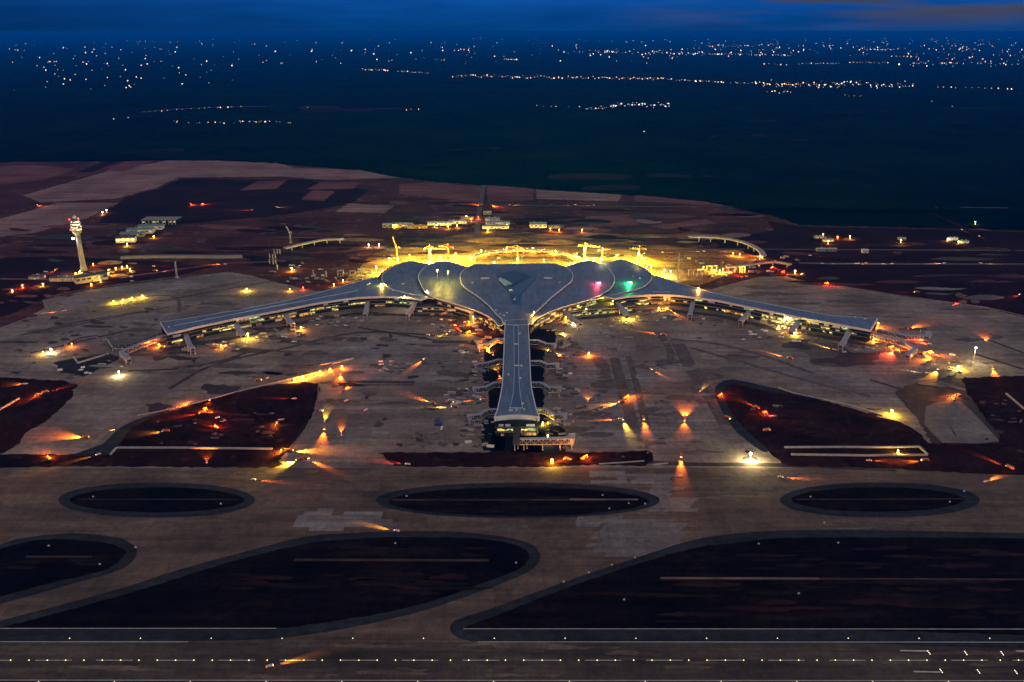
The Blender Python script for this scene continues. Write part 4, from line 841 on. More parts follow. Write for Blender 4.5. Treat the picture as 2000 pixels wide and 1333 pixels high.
# ------------------------------------------------------------------ buildings
def house(px, py, L, D, h, label, roof='paleroof', wall='slab', ang=0.0, lit=0, litm='g_win', slope=0.0, name='site_shed', cat='shed', group=None, seed=1):
    p = G(px, py); r = empty(name, (p.x, p.y + D / 2, .3), ang, label, cat, group); rr = random.Random(seed)
    MB().box((0, 0, h / 2), (L, D, h)).build('wall', M[wall], r)
    mb = MB()
    if slope: mb.add([(-L/2-.8, -D/2-.8, h), (L/2+.8, -D/2-.8, h), (L/2+.8, D/2+.8, h), (-L/2-.8, D/2+.8, h), (-L/2-.8, 0, h + slope), (L/2+.8, 0, h + slope)], [(0, 1, 5, 4), (2, 3, 4, 5), (1, 2, 5), (3, 0, 4), (3, 2, 1, 0)])
    else: mb.box((0, 0, h + .5), (L + 1.6, D + 1.6, 1.0))
    rf = mb.build('roof', M[roof], r)
    for k in range(2): MB().box((rr.uniform(-L * .3, L * .3), rr.uniform(-D * .1, D * .3), h + 1.2 + slope * .6), (2.4, 2, 1.6)).build('roof_vent', M['steel'], rf)
    MB().box((rr.uniform(-L * .3, L * .3), -D / 2 - .12, 1.6), (2.4, .3, 3.2)).build('door', M['darkroof'], r)
    n = max(2, int(L / 9))
    for k in range(n):
        MB().box((-L / 2 + (k + .5) * L / n, -D / 2 - .12, h * .62), (L / n * .6, .3, h * .3)).build('window', M[litm] if rr.random() < lit else M['glass'], r)
    return r
tb = house(172, 552, 62, 26, 13, 'long dark roofed technical block at the foot of the control tower', 'darkroof', 'slab', math.radians(38), .1, name='technical_block', cat='building', slope=2)
house(122, 551, 52, 14, 8, 'low block with a fully lit front left of the tower technical block', 'darkroof', 'slab', math.radians(4), 1.0, 'g_win', name='lit_block', cat='building')
bb = house(311, 440, 92, 40, 13, 'flat pale roofed hall with columns on the dark field behind the tower', 'slab', 'glass', 0, .45, 'g_win', name='hall', cat='building')
for k in range(11): MB().box((-44 + k * 8.8, -20.6, 6.4), (.9, .7, 12.8)).build('column', M['white'], bb)
house(292, 450, 60, 26, 10, 'teal roofed annex stepping down from the white hall, upper one', 'tealroof', 'white', .1, .6, slope=3); house(272, 457, 64, 26, 10, 'teal roofed annex stepping down from the white hall, middle one', 'tealroof', 'white', .1, .5, slope=3)
house(256, 464, 56, 24, 9, 'teal roofed annex stepping down from the white hall, lower one', 'tealroof', 'slab', .1, .4, slope=3); house(243, 475, 44, 24, 12, 'yellow lit open fronted shed below the teal annexes', 'darkroof', 'white', .25, 1, 'g_yellow')
house(788, 445, 46, 18, 8, 'yellow floodlit site shed with orange awning left of the dirt road', 'paleroof', 'yellow', 0, .8, 'g_win', 3); house(815, 447, 52, 14, 7, 'orange lit low site shed beside the yellow floodlit one', 'orange', 'yellow', 0, .5, 'g_wino', 2)
house(757, 446, 26, 16, 9, 'small grey site hut at the left end of the worker camp', 'paleroof', 'slab', 0, 0); house(858, 441, 64, 20, 7, 'long pale roofed site office left of the dirt road', 'paleroof', 'white', 0, .6, slope=2)
house(893, 438, 48, 18, 7, 'pale roofed site office with lit yard next to the dirt road', 'paleroof', 'white', 0, .7, slope=2); house(912, 430, 34, 14, 6, 'orange lit hut at the upper corner of the worker camp', 'orange', 'yellow', 0, .8, 'g_wino')
house(962, 433, 40, 18, 7, 'teal roofed site office right of the dirt road, rear one', 'tealroof', 'white', 0, .5, slope=2); house(972, 440, 64, 18, 7, 'teal roofed site office right of the dirt road, middle one', 'tealroof', 'white', 0, .6, slope=2)
house(968, 448, 70, 18, 7, 'teal roofed site office right of the dirt road, front one', 'tealroof', 'white', 0, .7, slope=2); house(952, 420, 22, 14, 7, 'small pale shed standing alone above the teal site offices', 'paleroof', 'slab', 0, 0)
house(1051, 446, 44, 30, 9, 'lone pale green pitched roof shed behind the terminal', 'tealroof', 'white', 0, 0, slope=4); house(1083, 447, 30, 10, 5, 'low warmly lit hut right of the pale green shed', 'slab', 'timber', 0, .9, 'g_wino')
house(1600, 467, 22, 10, 5, 'cluster of lit workshops on the dark plain right of the viaduct', 'paleroof', 'slab', .1, .9, slope=2); house(1618, 473, 26, 9, 5, 'front lit workshop of the cluster right of the viaduct', 'tealroof', 'white', .1, .9, slope=2)
house(1762, 470, 18, 8, 5, 'lit shed in the middle of the dark plain on the right', 'paleroof', 'slab', .1, .6); house(1862, 470, 24, 9, 5, 'pale lit depot near the right road junction', 'paleroof', 'white', .2, .8, slope=2); house(1884, 476, 22, 9, 5, 'smaller lit depot below the pale one near the right road junction', 'tealroof', 'white', .2, .7, slope=2)
house(1690, 495, 14, 8, 7, 'small white box hut beside the long straight right road', 'white', 'white', 0, .2); house(1615, 492, 46, 10, 6, 'long grey roofed store alongside the right road', 'paleroof', 'slab', 0, 0, slope=2)
house(70, 546, 30, 12, 6, 'low hut with scattered warm lamps at the far left edge', 'darkroof', 'slab', .3, .7, 'g_wino')

# ------------------------------------------------------------------ viaducts and bare concrete frames
def viaduct(px, label, w=9, z=8.0, wall=False, m='concrete', step=26):
    pts = spline([G(a, b, z) for a, b in px], 5); o = pts[len(pts) // 2].copy(); o.z = .3
    r = empty('viaduct', o, 0, label, 'viaduct'); q = [p - o for p in pts]; n = len(q)
    def nrm(i): d = q[min(i + 1, n - 1)] - q[max(0, i - 1)]; d.z = 0; d.normalize(); return Vector((-d.y, d.x, 0))
    def strip(off, w0, za, zb):
        vs = []
        for i in range(n):
            c = q[i] + nrm(i) * off; s = nrm(i) * w0 / 2
            for p, zz in ((c + s, za), (c + s, zb), (c - s, zb), (c - s, za)): vs.append((p.x, p.y, zz))
        mb = MB(); mb.add(vs, [(4 * i + t, 4 * (i + 1) + t, 4 * (i + 1) + (t + 1) % 4, 4 * i + (t + 1) % 4) for i in range(n - 1) for t in range(4)] + [(0, 1, 2, 3), (4 * n - 1, 4 * n - 2, 4 * n - 3, 4 * n - 4)]); return mb
    zz = z - .3
    strip(0, w, zz - (zz + .4 if wall else 1.8), zz).build('deck', M[m], r)
    for sg in (1, -1): strip(sg * (w / 2 + .2), .4, zz - .5, zz + 1.1).build('parapet', M[m], r)
    acc = 0
    for i in range(n - 1):
        acc += (q[i + 1] - q[i]).length
        if acc > step and not wall:
            acc = 0; mb = MB(); mb.box((q[i].x, q[i].y, (zz - 1.8) / 2 - .3), (2.2, 2.2, zz - 1.4)); mb.build('pillar', M[m], r)
    return r
viaduct([(236, 502), (300, 500), (370, 500), (430, 500.5), (472, 500)], 'long straight pale retaining ramp on the red earth behind the left apron', 9, 5, wall=True, m='slab')
viaduct([(556, 485), (590, 477), (630, 469), (672, 467)], 'curved grey approach viaduct on pillars left of the floodlit site', 10, 10)
viaduct([(1345, 463), (1380, 463), (1425, 467), (1462, 477), (1485, 490), (1492, 500)], 'curved pale ramp viaduct on pillars right of the floodlit site', 12, 12)
viaduct([(1420, 522), (1465, 517), (1510, 512), (1545, 517)], 'low access viaduct in front of the right ramp', 9, 8)
viaduct([(915, 505), (950, 494), (1010, 489), (1070, 491), (1130, 503)], 'curved floodlit arrivals viaduct directly behind the terminal roofs', 12, 9)
def frame(px, py, nb, label, h=11, sx=11):
    p = G(px, py); r = empty('concrete_frame', (p.x, p.y, .3), 0.12, label, 'concrete frame', 'bare concrete frames around the site')
    for k in range(nb + 1):
        mb = MB(); mb.box((k * sx, 0, h / 2), (1.8, 1.8, h + .4)); mb.build('column', M['concrete'], r)
    mb = MB(); mb.box((nb * sx / 2, 0, h + 1.2), (nb * sx + 2, 2.2, 2.0)); mb.build('beam', M['concrete'], r)
for a in ((660, 540, 1, 'bare concrete portal left of the outer left petal, first'), (684, 541, 1, 'bare concrete portal left of the outer left petal, second'), (700, 536, 1, 'bare concrete portal nearest the outer left petal'), (1345, 539, 1, 'white concrete portal right of the floodlit yard'),
          (1362, 541, 1, 'white concrete portal next to the yellow lit bays'), (1380, 531, 2, 'yellow lit concrete frame of two bays on the right'), (1435, 533, 2, 'yellow lit concrete frame below the low access viaduct'), (1412, 536, 1, 'single concrete bay between the yellow lit frames')): frame(*a)
for k, (x, y) in enumerate(((536, 496), (542, 496.5), (547, 496.5), (527, 505), (533, 506), (538, 505), (527, 516), (534, 517), (539, 516), (542, 527), (612, 538), (637, 540))):
    p = G(x, y); o = MB().box((0, 0, 5), (2, 2, 10)).box((0, 0, 10.3), (3.2, 2.4, .9)).build('concrete_column', M['concrete'], None, (p.x, p.y, .2))
    tag(o, 'bare pale concrete column standing in the dark site left of the floodlit yard', 'column', 'bare columns left of the floodlit yard')
# open concrete culverts
def culvert(c, label):
    p = [G(a, b, .8) for a, b in c]; o = p[0].copy(); r = empty('culvert', o, 0, label, 'culvert', 'open concrete culverts')
    for i in range(len(p) - 1):
        a, b = p[i] - o, p[i + 1] - o; mb = MB(); mb.bar((a.x, a.y, .6), (b.x, b.y, .6), 2.4); mb.build('wall', M['concrete'], r)
culvert([(216, 889), (228, 876), (340, 876), (440, 877), (532, 878)], 'long open concrete culvert in the left earth pit, forming a U'); culvert([(1532, 875), (1640, 874.5), (1720, 875), (1796, 874), (1811, 889)], 'long pale concrete culvert in the right earth pit'); culvert([(1545, 889), (1690, 891), (1811, 890)], 'front wall of the pale culvert in the right earth pit')
culvert([(-30, 818), (2, 800), (38, 779)], 'pale concrete wall running off the left edge of the frame'); culvert([(648, 712), (690, 701)], 'short pale pipe trough at the end of the orange lit trench'); culvert([(144, 698), (152, 710), (212, 692)], 'pale angled trough by the far left boarding bridges')
culvert([(1965, 770), (2000, 800)], 'pale bar like trough in the dark pit at the right edge')

# ------------------------------------------------------------------ vehicles
def proto_truck():
    r = empty('dump_truck', (0, 0, -50))
    MB().box((0, 0, 1.2), (8.4, 2.2, .5)).build('chassis', M['rubber'], r)
    b = MB().taper((-1.3, 0, 1.5), (5.2, 2.4), (5.8, 3.0), 1.9).build('cargo_bed', M['orange'], r)
    c = MB().taper((3.1, 0, 1.3), (2.2, 2.6), (1.8, 2.4), 2.4).build('cab', M['yellow'], r)
    MB().box((4.15, 0, 2.7), (.12, 2.1, .9)).build('windscreen', M['glass'], c)
    for x in (3.1, -1.2, -2.9):
        for y in (1.15, -1.15): MB().lathe((x, y - .3, .75), [(.75, 0), (.75, .6)], 12, 'y').build('wheel', M['rubber'], r)
    for y in (.85, -.85): MB().box((4.35, y, 1.5), (.4, .7, .55)).build('headlight', M['g_head'], r); MB().box((-4.3, y, 1.4), (.3, .6, .45)).build('tail_light', M['g_red'], r)
    return reg(r)
def proto_pick():
    r = empty('pickup_truck', (0, 0, -50))
    b = MB().box((0, 0, .95), (5.2, 1.9, .7)).box((1.9, 0, 1.35), (1.4, 1.8, .2)).build('body', M['white'], r)
    MB().box((-1.7, .9, 1.55), (2.0, .12, .5)).box((-1.7, -.9, 1.55), (2.0, .12, .5)).box((-2.6, 0, 1.55), (.12, 1.8, .5)).build('cargo_bed', M['white'], r)
    c = MB().taper((.25, 0, 1.3), (2.2, 1.75), (1.5, 1.5), .85).build('cab', M['white'], r); MB().box((1.2, 0, 1.75), (.1, 1.4, .5)).build('windscreen', M['glass'], c)
    for x in (1.6, -1.6):
        for y in (.9, -.9): MB().lathe((x, y - .15, .45), [(.45, 0), (.45, .3)], 12, 'y').build('wheel', M['rubber'], r)
    for y in (.65, -.65): MB().box((2.65, y, 1.05), (.35, .6, .5)).build('headlight', M['g_head'], r); MB().box((-2.75, y, 1.1), (.3, .5, .45)).build('tail_light', M['g_red'], r)
    return reg(r)
def proto_exc():
    r = empty('excavator', (0, 0, -50))
    for y in (1.3, -1.3):
        MB().box((0, y, .55), (4.6, .8, 1.1)).lathe((2.1, y - .4, .55), [(.55, 0), (.55, .8)], 10, 'y').lathe((-2.1, y - .4, .55), [(.55, 0), (.55, .8)], 10, 'y').build('track', M['rubber'], r)
    MB().box((-.6, 0, 1.9), (4.0, 2.8, 1.4)).build('body', M['yellow'], r); c = MB().box((1.0, .8, 2.6), (1.6, 1.2, 2.0)).build('cab', M['yellow'], r); MB().box((1.85, .8, 2.9), (.1, 1.0, 1.1)).build('windscreen', M['glass'], c)
    MB().bar((1.2, -.4, 2.2), (4.6, -.4, 5.6), .7, .55).build('boom', M['yellow'], r); a = MB().bar((4.6, -.4, 5.6), (6.8, -.4, 2.4), .55, .4).build('arm', M['yellow'], r)
    MB().taper((6.6, -.4, .9), (1.0, 1.1), (1.5, 1.4), 1.5).build('bucket', M['rubber'], a)
    for y in (.75, -.75): MB().box((1.9, y, 3.6), (.4, .6, .5)).build('work_light', M['g_orange'], r)
    return reg(r)
M['g_head'] = glow('g_head', (1, .55, .16), 5)
PR = {'truck': proto_truck(), 'pickup': proto_pick(), 'digger': proto_exc()}
CAT = {'truck': ('dump truck', 'dump trucks working on the site'), 'pickup': ('pickup', 'pickups driving over the airfield'), 'digger': ('excavator', 'excavators digging around the site')}
LC = {'l': (1, .84, .09), 'o': (1, .20, .014), 'y': (1, .62, .05), 'w': (1, .80, .34), 'r': (1, .08, .02), 'a': (1, .36, .03)}
def V(kind, px, py, dx, dy, label, c='o', pw=1.0, size=42, z=.7, tilt=9, work=0.0, sc=1.0):
    p = G(px, py, z); d = G(px + dx, py + dy, z) - p; rz = math.atan2(d.y, d.x)
    o = instance(PR[kind], (p.x, p.y, z), rz, label, *CAT[kind], scale=sc)
    if pw: light(o, 'SPOT', (5.2 if kind != 'pickup' else 3.2, 0, 2.4), LC[c], 5.2e5 * pw, (0, -math.radians(90 - tilt), 0), 1.3, size * 1.15, 1.0, 'headlight_beam')
    if work: light(o, 'POINT', (3.5, -2.5, 4.5), LC[c], 4e4 * work, None, .3, name='work_lamp')
    return o
VL = [
 ('truck', 1338, 818, 0, -30, 'dump truck facing away, orange beam fanning out on the right apron', 'o', 1.6, 50), ('pickup', 1337, 822, 0, 30, 'pickup right behind the truck with the fan shaped orange beam', 'o', .4, 40),
 ('truck', 1330, 892, 1, 40, 'dump truck with red lamp heading towards the taxiway on the right', 'o', 1.8, 24), ('truck', 1257, 819, 8, 40, 'dump truck whose orange beam runs down the right apron', 'o', 1.2, 24),
 ('pickup', 1216, 820, 22, 45, 'pickup throwing a long yellow beam beside the tyre tracks', 'y', 1.5, 22), ('pickup', 1212, 819, -40, 2, 'pickup with reddish beam pointing left on the right apron', 'o', .8, 20), ('digger', 1220, 780, 14, -3, 'excavator between two orange pools on the right apron', 'o', .5, 60),
 ('truck', 1214, 786, -20, 4, 'dump truck beside the excavator with two orange pools', 'a', .9, 40), ('truck', 1296, 655, -46, -8, 'dump truck with yellow sides and an orange beam below the right wing root', 'o', 1.8, 16),
 ('truck', 1543, 701, -60, -17, 'dump truck crossing the right apron with a long orange beam', 'o', 1.8, 15), ('pickup', 1271, 722, 14, 7, 'small pickup with a short orange streak in the middle of the right apron', 'o', .35, 18), ('pickup', 1368, 765, 10, -12, 'small pickup with a yellow lamp near the right island tip', 'y', .3, 25),
 ('digger', 1404, 776, 10, -4, 'excavator glowing red at the left tip of the right earth pit', 'r', .2, 50), ('digger', 1492, 808, 8, 4, 'excavator glowing red inside the right earth pit', 'r', .4, 60), ('truck', 1478, 798, -16, -8, 'dump truck with orange streak inside the right earth pit', 'o', .8, 40),
 ('pickup', 634, 824, 3, -16, 'pickup with yellow beam left of the lone pier apron, upper one', 'y', 1.0, 26), ('truck', 634, 838, -4, 20, 'dump truck with orange beam pointing down beside the left pit edge', 'o', 1.3, 28), ('pickup', 667, 850, 0, -18, 'pickup with a short orange glow on the empty left apron', 'o', .8, 26),
 ('truck', 668, 766, 16, -12, 'dump truck with orange beam at the end of the dark joint line', 'o', 1.2, 30), ('pickup', 665, 732, -2, 14, 'pickup with orange glow at the right end of the orange lit trench', 'o', .8, 46), ('pickup', 829, 702, -18, 12, 'pickup with an orange beam near the grey machinery group', 'o', 1.0, 22),
 ('truck', 846, 789, -24, -9, 'dump truck with orange beam left of the pier end', 'o', 1.0, 26), ('truck', 888, 796, -60, 0, 'dump truck with a long yellow beam and red tail lamps left of the pier end', 'y', 1.8, 13), ('pickup', 942, 781, -44, 4, 'pickup with an orange beam close to the left side of the pier', 'o', 1.0, 14),
 ('truck', 598, 896, 50, 22, 'dump truck with a long orange beam at the corner of the left pit', 'o', 1.5, 18), ('truck', 585, 899, -10, 3, 'dump truck with a yellow lamp left of the one with the long orange beam', 'y', 1.2, 70), ('truck', 566, 882, 44, -1, 'dump truck lighting the culvert end yellow at the left pit corner', 'a', 1.8, 40), ('digger', 560, 881, -14, 3, 'excavator beside the culvert end at the left pit corner', 'a', .8, 90),
 ('pickup', 495, 938, 30, 2, 'pickup with orange lamp on the taxiway above the left lens island', 'o', .5, 20), ('pickup', 775, 1038, -36, -8, 'pickup with an orange beam and red tail lamp above the big central island', 'a', .9, 18), ('pickup', 527, 1303, 26, -7, 'pickup with an orange beam driving along the runway', 'a', .6, 20),
 ('pickup', 1524, 933, 24, 1, 'pickup with an orange beam above the right lens island', 'o', .5, 20), ('pickup', 1925, 942, 14, -6, 'pickup with a short orange beam near the right frame edge on the taxiway', 'a', .8, 22), ('truck', 1972, 915, -34, -14, 'dump truck with orange beam and red lamp at the lower right', 'o', 1.2, 22),
 ('truck', 168, 856, -24, -2, 'dump truck with a red lamp over a broad orange pool on the left slab', 'o', 2.2, 50), ('digger', 96, 899, -8, -10, 'excavator in an orange glow in the dark strip at the lower left', 'o', .5, 60), ('pickup', 192, 889, -24, 6, 'pickup with a yellow beam at the left end of the culvert', 'y', 1.0, 26),
 ('pickup', 404, 904, 0, -6, 'pickup glowing orange below the culvert of the left pit', 'o', .5, 50), ('pickup', 796, 908, -14, -2, 'pickup with orange beam at the left end of the trench before the pier', 'r', .6, 30), ('digger', 1112, 900, -12, 0, 'excavator in red glow in the trench before the pier, left one', 'o', .7, 60), ('digger', 1138, 898, 8, -2, 'excavator in red glow in the trench before the pier, right one', 'o', .4, 60),
 ('pickup', 1697, 901, 8, 0, 'pickup with lamps in the dark strip under the right culvert', 'o', .6, 40), ('truck', 1806, 901, -24, 1, 'dump truck lighting the strip under the right culvert orange yellow', 'a', 1.2, 40), ('digger', 1872, 774, -14, 2, 'excavator in orange glow at the corner of the dark right pit', 'o', .8, 70), ('truck', 1938, 720, 4, 8, 'dump truck with orange beam on the pale patch at the right edge', 'o', .9, 30),
 ('pickup', 1927, 667, -3, -10, 'pickup with red tail lamp behind an orange glow left of the right frame edge', 'o', .8, 50), ('pickup', 1630, 684, -30, -9, 'pickup with yellow beam and red tail lamp below the right wing tip', 'y', 1.0, 20), ('truck', 1776, 643, 24, -8, 'dump truck with a broad orange beam behind the right wing tip', 'o', 1.6, 40),
 ('pickup', 1862, 597, 10, -6, 'pickup with a red lamp at the upper edge of the right apron', 'r', .3, 30), ('digger', 1612, 556, 12, 2, 'excavator glowing red at the upper edge of the right apron', 'r', .4, 60), ('truck', 88, 768, 34, -10, 'dump truck with orange lights on the bank of the far left pit', 'o', .9, 30), ('digger', 78, 773, -12, 4, 'excavator in orange light on the bank of the far left pit', 'o', .9, 60),
 ('pickup', 126, 608, -34, 3, 'pickup with orange beam on the upper left apron', 'o', 1.0, 16), ('truck', 303, 530, 34, 1, 'dump truck with an orange streak on the red earth above the left apron, right one', 'o', 1.0, 14), ('pickup', 300, 521, 26, 0, 'pickup with an orange streak above the left apron, upper one', 'o', .8, 14), ('pickup', 213, 528, -10, 2, 'pickup among the yellow lamps right of the tower block', 'a', .6, 40),
 ('digger', 371, 789, -14, 5, 'excavator with orange streaks at the top of the left pit, left one', 'o', .8, 50), ('digger', 400, 801, 12, 4, 'excavator with orange streaks at the top of the left pit, right one', 'o', .8, 60), ('truck', 396, 808, -30, 4, 'dump truck with a red orange beam in the left pit', 'r', 1.2, 30), ('digger', 424, 838, -12, -8, 'excavator with a row of orange lamps low in the left pit', 'r', .8, 70),
 ('pickup', 575, 780, -24, -1, 'pickup with a red orange beam in the upper left pit', 'r', 1.0, 24), ('digger', 541, 829, -4, 10, 'excavator with a dusty orange glow in the middle of the left pit', 'a', .4, 60), ('truck', 324, 844, -14, 1, 'dump truck with a yellow striped glow low in the left pit', 'y', .9, 50), ('pickup', 410, 782, -2, 5, 'pickup with a tiny orange lamp inside the left pit top', 'o', .3, 60),
 ('pickup', 900, 648, -10, -9, 'pickup with orange beam left of the pier root', 'o', 1.1, 30), ('digger', 912, 652, 8, 0, 'excavator in orange glow left of the pier root', 'a', .6, 60), ('pickup', 836, 655, 30, 2, 'pickup with a yellow beam on the apron left of the pier', 'y', 1.0, 14), ('pickup', 880, 648, -9, 4, 'pickup with a faint yellow beam left of the pier root', 'y', .5, 20),
 ('truck', 962, 694, -4, -6, 'dump truck in an orange glow between the upper left pier bridges', 'o', 1.0, 80), ('truck', 972, 727, -3, -6, 'dump truck in an orange glow between the middle left pier bridges', 'a', 1.2, 80), ('pickup', 975, 735, 3, 5, 'pickup close behind the truck between the middle left pier bridges', 'o', .8, 80), ('pickup', 1074, 687, -6, -3, 'pickup in a yellow glow beside the upper right pier bridge', 'a', .9, 70), ('pickup', 1086, 691, 4, 2, 'pickup with an orange lamp right of the upper right pier bridge', 'o', .4, 60),
 ('pickup', 1310, 607, 16, 10, 'pickup with an orange beam right of the yellow lit right wing', 'o', 1.0, 24), ('digger', 1308, 603, -12, 2, 'excavator in warm light under the inner right wing', 'a', .8, 70), ('pickup', 1512, 643, 16, 3, 'pickup in a red and yellow glow under the outer right wing', 'a', .9, 40),
 ('truck', 1800, 692, 22, 8, 'dump truck in the orange lit works at the right bridge head, upper one', 'o', 1.0, 60), ('truck', 1822, 700, -20, 4, 'dump truck in the orange lit works at the right bridge head, lower one', 'o', 1.0, 60), ('digger', 1812, 690, 10, 2, 'excavator in the orange lit works at the right bridge head', 'o', 1.0, 80), ('pickup', 1816, 673, -10, -2, 'pickup with red lamps behind the right bridge head', 'r', .6, 60),
 ('truck', 1833, 722, -14, 14, 'dump truck with an orange pool below the right bridge head', 'a', 1.2, 34), ('pickup', 1812, 730, -26, -4, 'pickup with a thin pale beam below the right bridge head', 'w', .5, 14), ('pickup', 1745, 688, -8, 4, 'pickup with orange red glow under the right tip bridge', 'r', .8, 80), ('digger', 1738, 680, 8, 2, 'excavator with orange glow under the right tip bridge', 'o', .7, 60),
 ('truck', 1790, 572, -30, -1, 'dump truck with a red streak in the dark field beyond the right apron', 'r', .9, 16), ('pickup', 1992, 576, -14, 4, 'pickup with an orange lamp at the right frame edge', 'o', .8, 40), ('pickup', 1582, 500, 24, 1, 'pickup with a red streak on the right site road', 'r', 1.0, 16), ('pickup', 1294, 494, 30, -2, 'pickup with an orange streak right of the tower cranes', 'o', 1.4, 14), ('pickup', 1375, 492, -26, -1, 'pickup with a short orange streak below the right ramp', 'a', 1.0, 14),
 ('pickup', 1845, 515, -16, 0, 'pickup on the far right road with orange lamps', 'o', .9, 30), ('pickup', 1672, 516, 22, 0, 'pickup on the far right road, leftmost with yellow lamp', 'a', .9, 16), ('pickup', 1692, 515, -20, 0, 'pickup on the far right road just right of the leftmost', 'y', .7, 20), ('pickup', 1743, 516, -26, 0, 'pickup on the far right road with a long pale streak', 'w', .9, 14), ('pickup', 1915, 515, 30, 1, 'pickup on the far right road near the frame edge', 'y', .7, 16), ('pickup', 1606, 516, 26, 0, 'pickup on the far right road nearest the viaduct', 'w', .7, 16),
 ('pickup', 1878, 449, 14, 6, 'pickup with an orange streak on the diagonal right road, upper one', 'o', 1.0, 18), ('pickup', 1912, 462, 16, 7, 'pickup with a pale streak on the diagonal right road, lower one', 'a', .9, 14), ('truck', 1490, 500, -6, 0, 'dump truck with red lamps at the foot of the right ramp', 'r', 1.0, 80), ('truck', 1476, 503, 6, 1, 'dump truck with red lamps left of the ramp foot', 'r', 1.0, 80), ('digger', 1506, 525, 8, 1, 'excavator with red lamps below the low access viaduct, left one', 'r', .9, 70), ('digger', 1528, 533, 8, 3, 'excavator with red lamps below the low access viaduct, right one', 'r', .9, 70), ('pickup', 1458, 541, -10, -1, 'pickup with red glow at the apron edge below the right frames', 'r', .8, 60),
 ('truck', 372, 399, 6, 2, 'dump truck in a bright orange glow on the dark left field', 'o', 2.0, 90), ('digger', 394, 401, 8, -1, 'excavator in a red orange glow on the dark left field', 'r', 1.6, 90), ('pickup', 492, 411, -14, 0, 'pickup with orange lamps alone on the dark left field', 'o', 1.4, 30), ('pickup', 540, 405, 4, 0, 'pickup with one warm lamp at the field right of the lone one', 'a', .9, 60), ('pickup', 72, 401, 4, 1, 'pickup with one warm lamp at the far left field', 'a', .9, 60),
 ('truck', 941, 401, -10, -1, 'dump truck with orange lamps where the dirt road meets the crossroad', 'o', 1.6, 60), ('truck', 960, 402, 5, 1, 'dump truck glowing orange just right of the dirt road crossing', 'o', 1.8, 90), ('pickup', 995, 401, 26, 0, 'pickup with a long warm streak on the crossroad', 'a', 1.4, 14), ('pickup', 1124, 401, -22, 0, 'pickup with a warm streak on the crossroad, middle one', 'a', 1.2, 14), ('pickup', 1160, 401.5, -16, 0, 'pickup with orange lamps at the right end of the crossroad', 'o', 1.2, 20),
 ('pickup', 1560, 402, -14, 0, 'pickup with warm lamps on the dark road beyond the right forest edge', 'a', 1.2, 16), ('pickup', 1606, 403, 16, 0, 'pickup with a warm streak right of the first one beyond the forest edge', 'a', 1.2, 14), ('pickup', 1722, 403.5, 3, 0, 'pickup with a single warm lamp on the far right crossroad', 'a', .8, 80), ('pickup', 1868, 404, 14, 0, 'pickup with a short red streak on the far right crossroad', 'r', 1.0, 16), ('pickup', 1990, 374, -16, -4, 'pickup with yellow lamps at the right frame edge beyond the forest', 'a', 2.0, 30),
 ('pickup', 1148, 784, 0, -4, 'pickup with a tiny orange lamp on the right apron near the pier', 'o', .15, 60), ('pickup', 596, 584, -20, 4, 'pickup with an orange streak behind the left wing', 'o', .8, 12), ('pickup', 50, 751, -12, 0, 'pickup with warm lamps at the left frame edge by the pit', 'a', .6, 60), ('pickup', 440, 517, -16, 0, 'pickup with warm lamps below the pale retaining ramp', 'a', .9, 24), ('truck', 110, 528, -8, 3, 'dump truck with orange lamps left of the control tower', 'o', .8, 60)]
for v in VL: V(*v[:6], c=v[6], pw=v[7], size=v[8], work=(.5 if v[0] == 'digger' else 0))
# parked vehicles without lamps
for i, (k, x, y, rz, lb) in enumerate((('pickup', 676, 784, .9, 'white pickup parked dark near the end of the dark joint line'), ('pickup', 628, 803, .1, 'white pickup parked beside the pale pit edge'), ('pickup', 714, 802, 1.2, 'lone white pickup parked on the empty left apron'), ('pickup', 425, 817, .8, 'white pickup parked in the left pit'), ('pickup', 219, 842, .6, 'white pickup parked at the pit shoulder on the left'), ('truck', 1497, 842, .2, 'unlit dump truck standing in the right earth pit'), ('truck', 1421, 818, -1, 'unlit white truck on the shoulder of the right pit'), ('truck', 505, 744, .1, 'unlit truck parked by the kerb left of the orange trench'), ('pickup', 522, 740, 1.5, 'white pickup by the kerb left of the orange trench'), ('truck', 316, 679, .1, 'flatbed truck parked below the left wing tip bridge'), ('truck', 879, 787, 0, 'unlit white truck right of the long yellow beam'))):
    p = G(x, y, .7); instance(PR[k], (p.x, p.y, .7), rz, lb, *CAT[k])
for k in PR: drop(PR[k])

# ------------------------------------------------------------------ lamps
def lamp(px, py, h, label, col='w', pw=1.0, r=1.3, g='g_warm', kind='light_tower', cat='light tower', zf=None, trailer=True, radius=1.0, group=None):
    """lamp mast whose head shows at the pixel; foot on the ground (or on a roof)"""
    if zf: f = GF(px, py, lambda x, y: zf(x, y) + h); foot = Vector((f.x, f.y, f.z - h))
    else: foot = G(px, py, h); foot.z = .5
    o = empty(kind, foot, 0, label, cat, group)
    m_ = MB().bar((0, 0, -.4), (0, 0, h), .5, .35).build('mast', M['steel'], o)
    if trailer: MB().box((0, 0, .8), (2.6, 1.4, 1.2)).box((0, 1.2, .3), (.4, 2.6, .3)).build('trailer', M['yellow'], o)
    MB().ball((0, 0, h), r * .78, 8).build('lamp_head', M[g], o)
    if pw: light(o, 'POINT', (0, -1.5 * r, h - .6 * r), LC[col], 1.9e4 * pw, None, radius)
    return o
lamp(1466, 887, 9, 'mobile light tower blazing white over rough ground left of the right pit', 'w', 4.5, 2.1, 'g_white'); lamp(232, 727, 6, 'light tower with a star bright lamp on the left apron', 'w', 2.0, 1.5, 'g_white'); lamp(100, 683, 6, 'white light tower near the far left apron works', 'w', 1.6, 1.4, 'g_white')
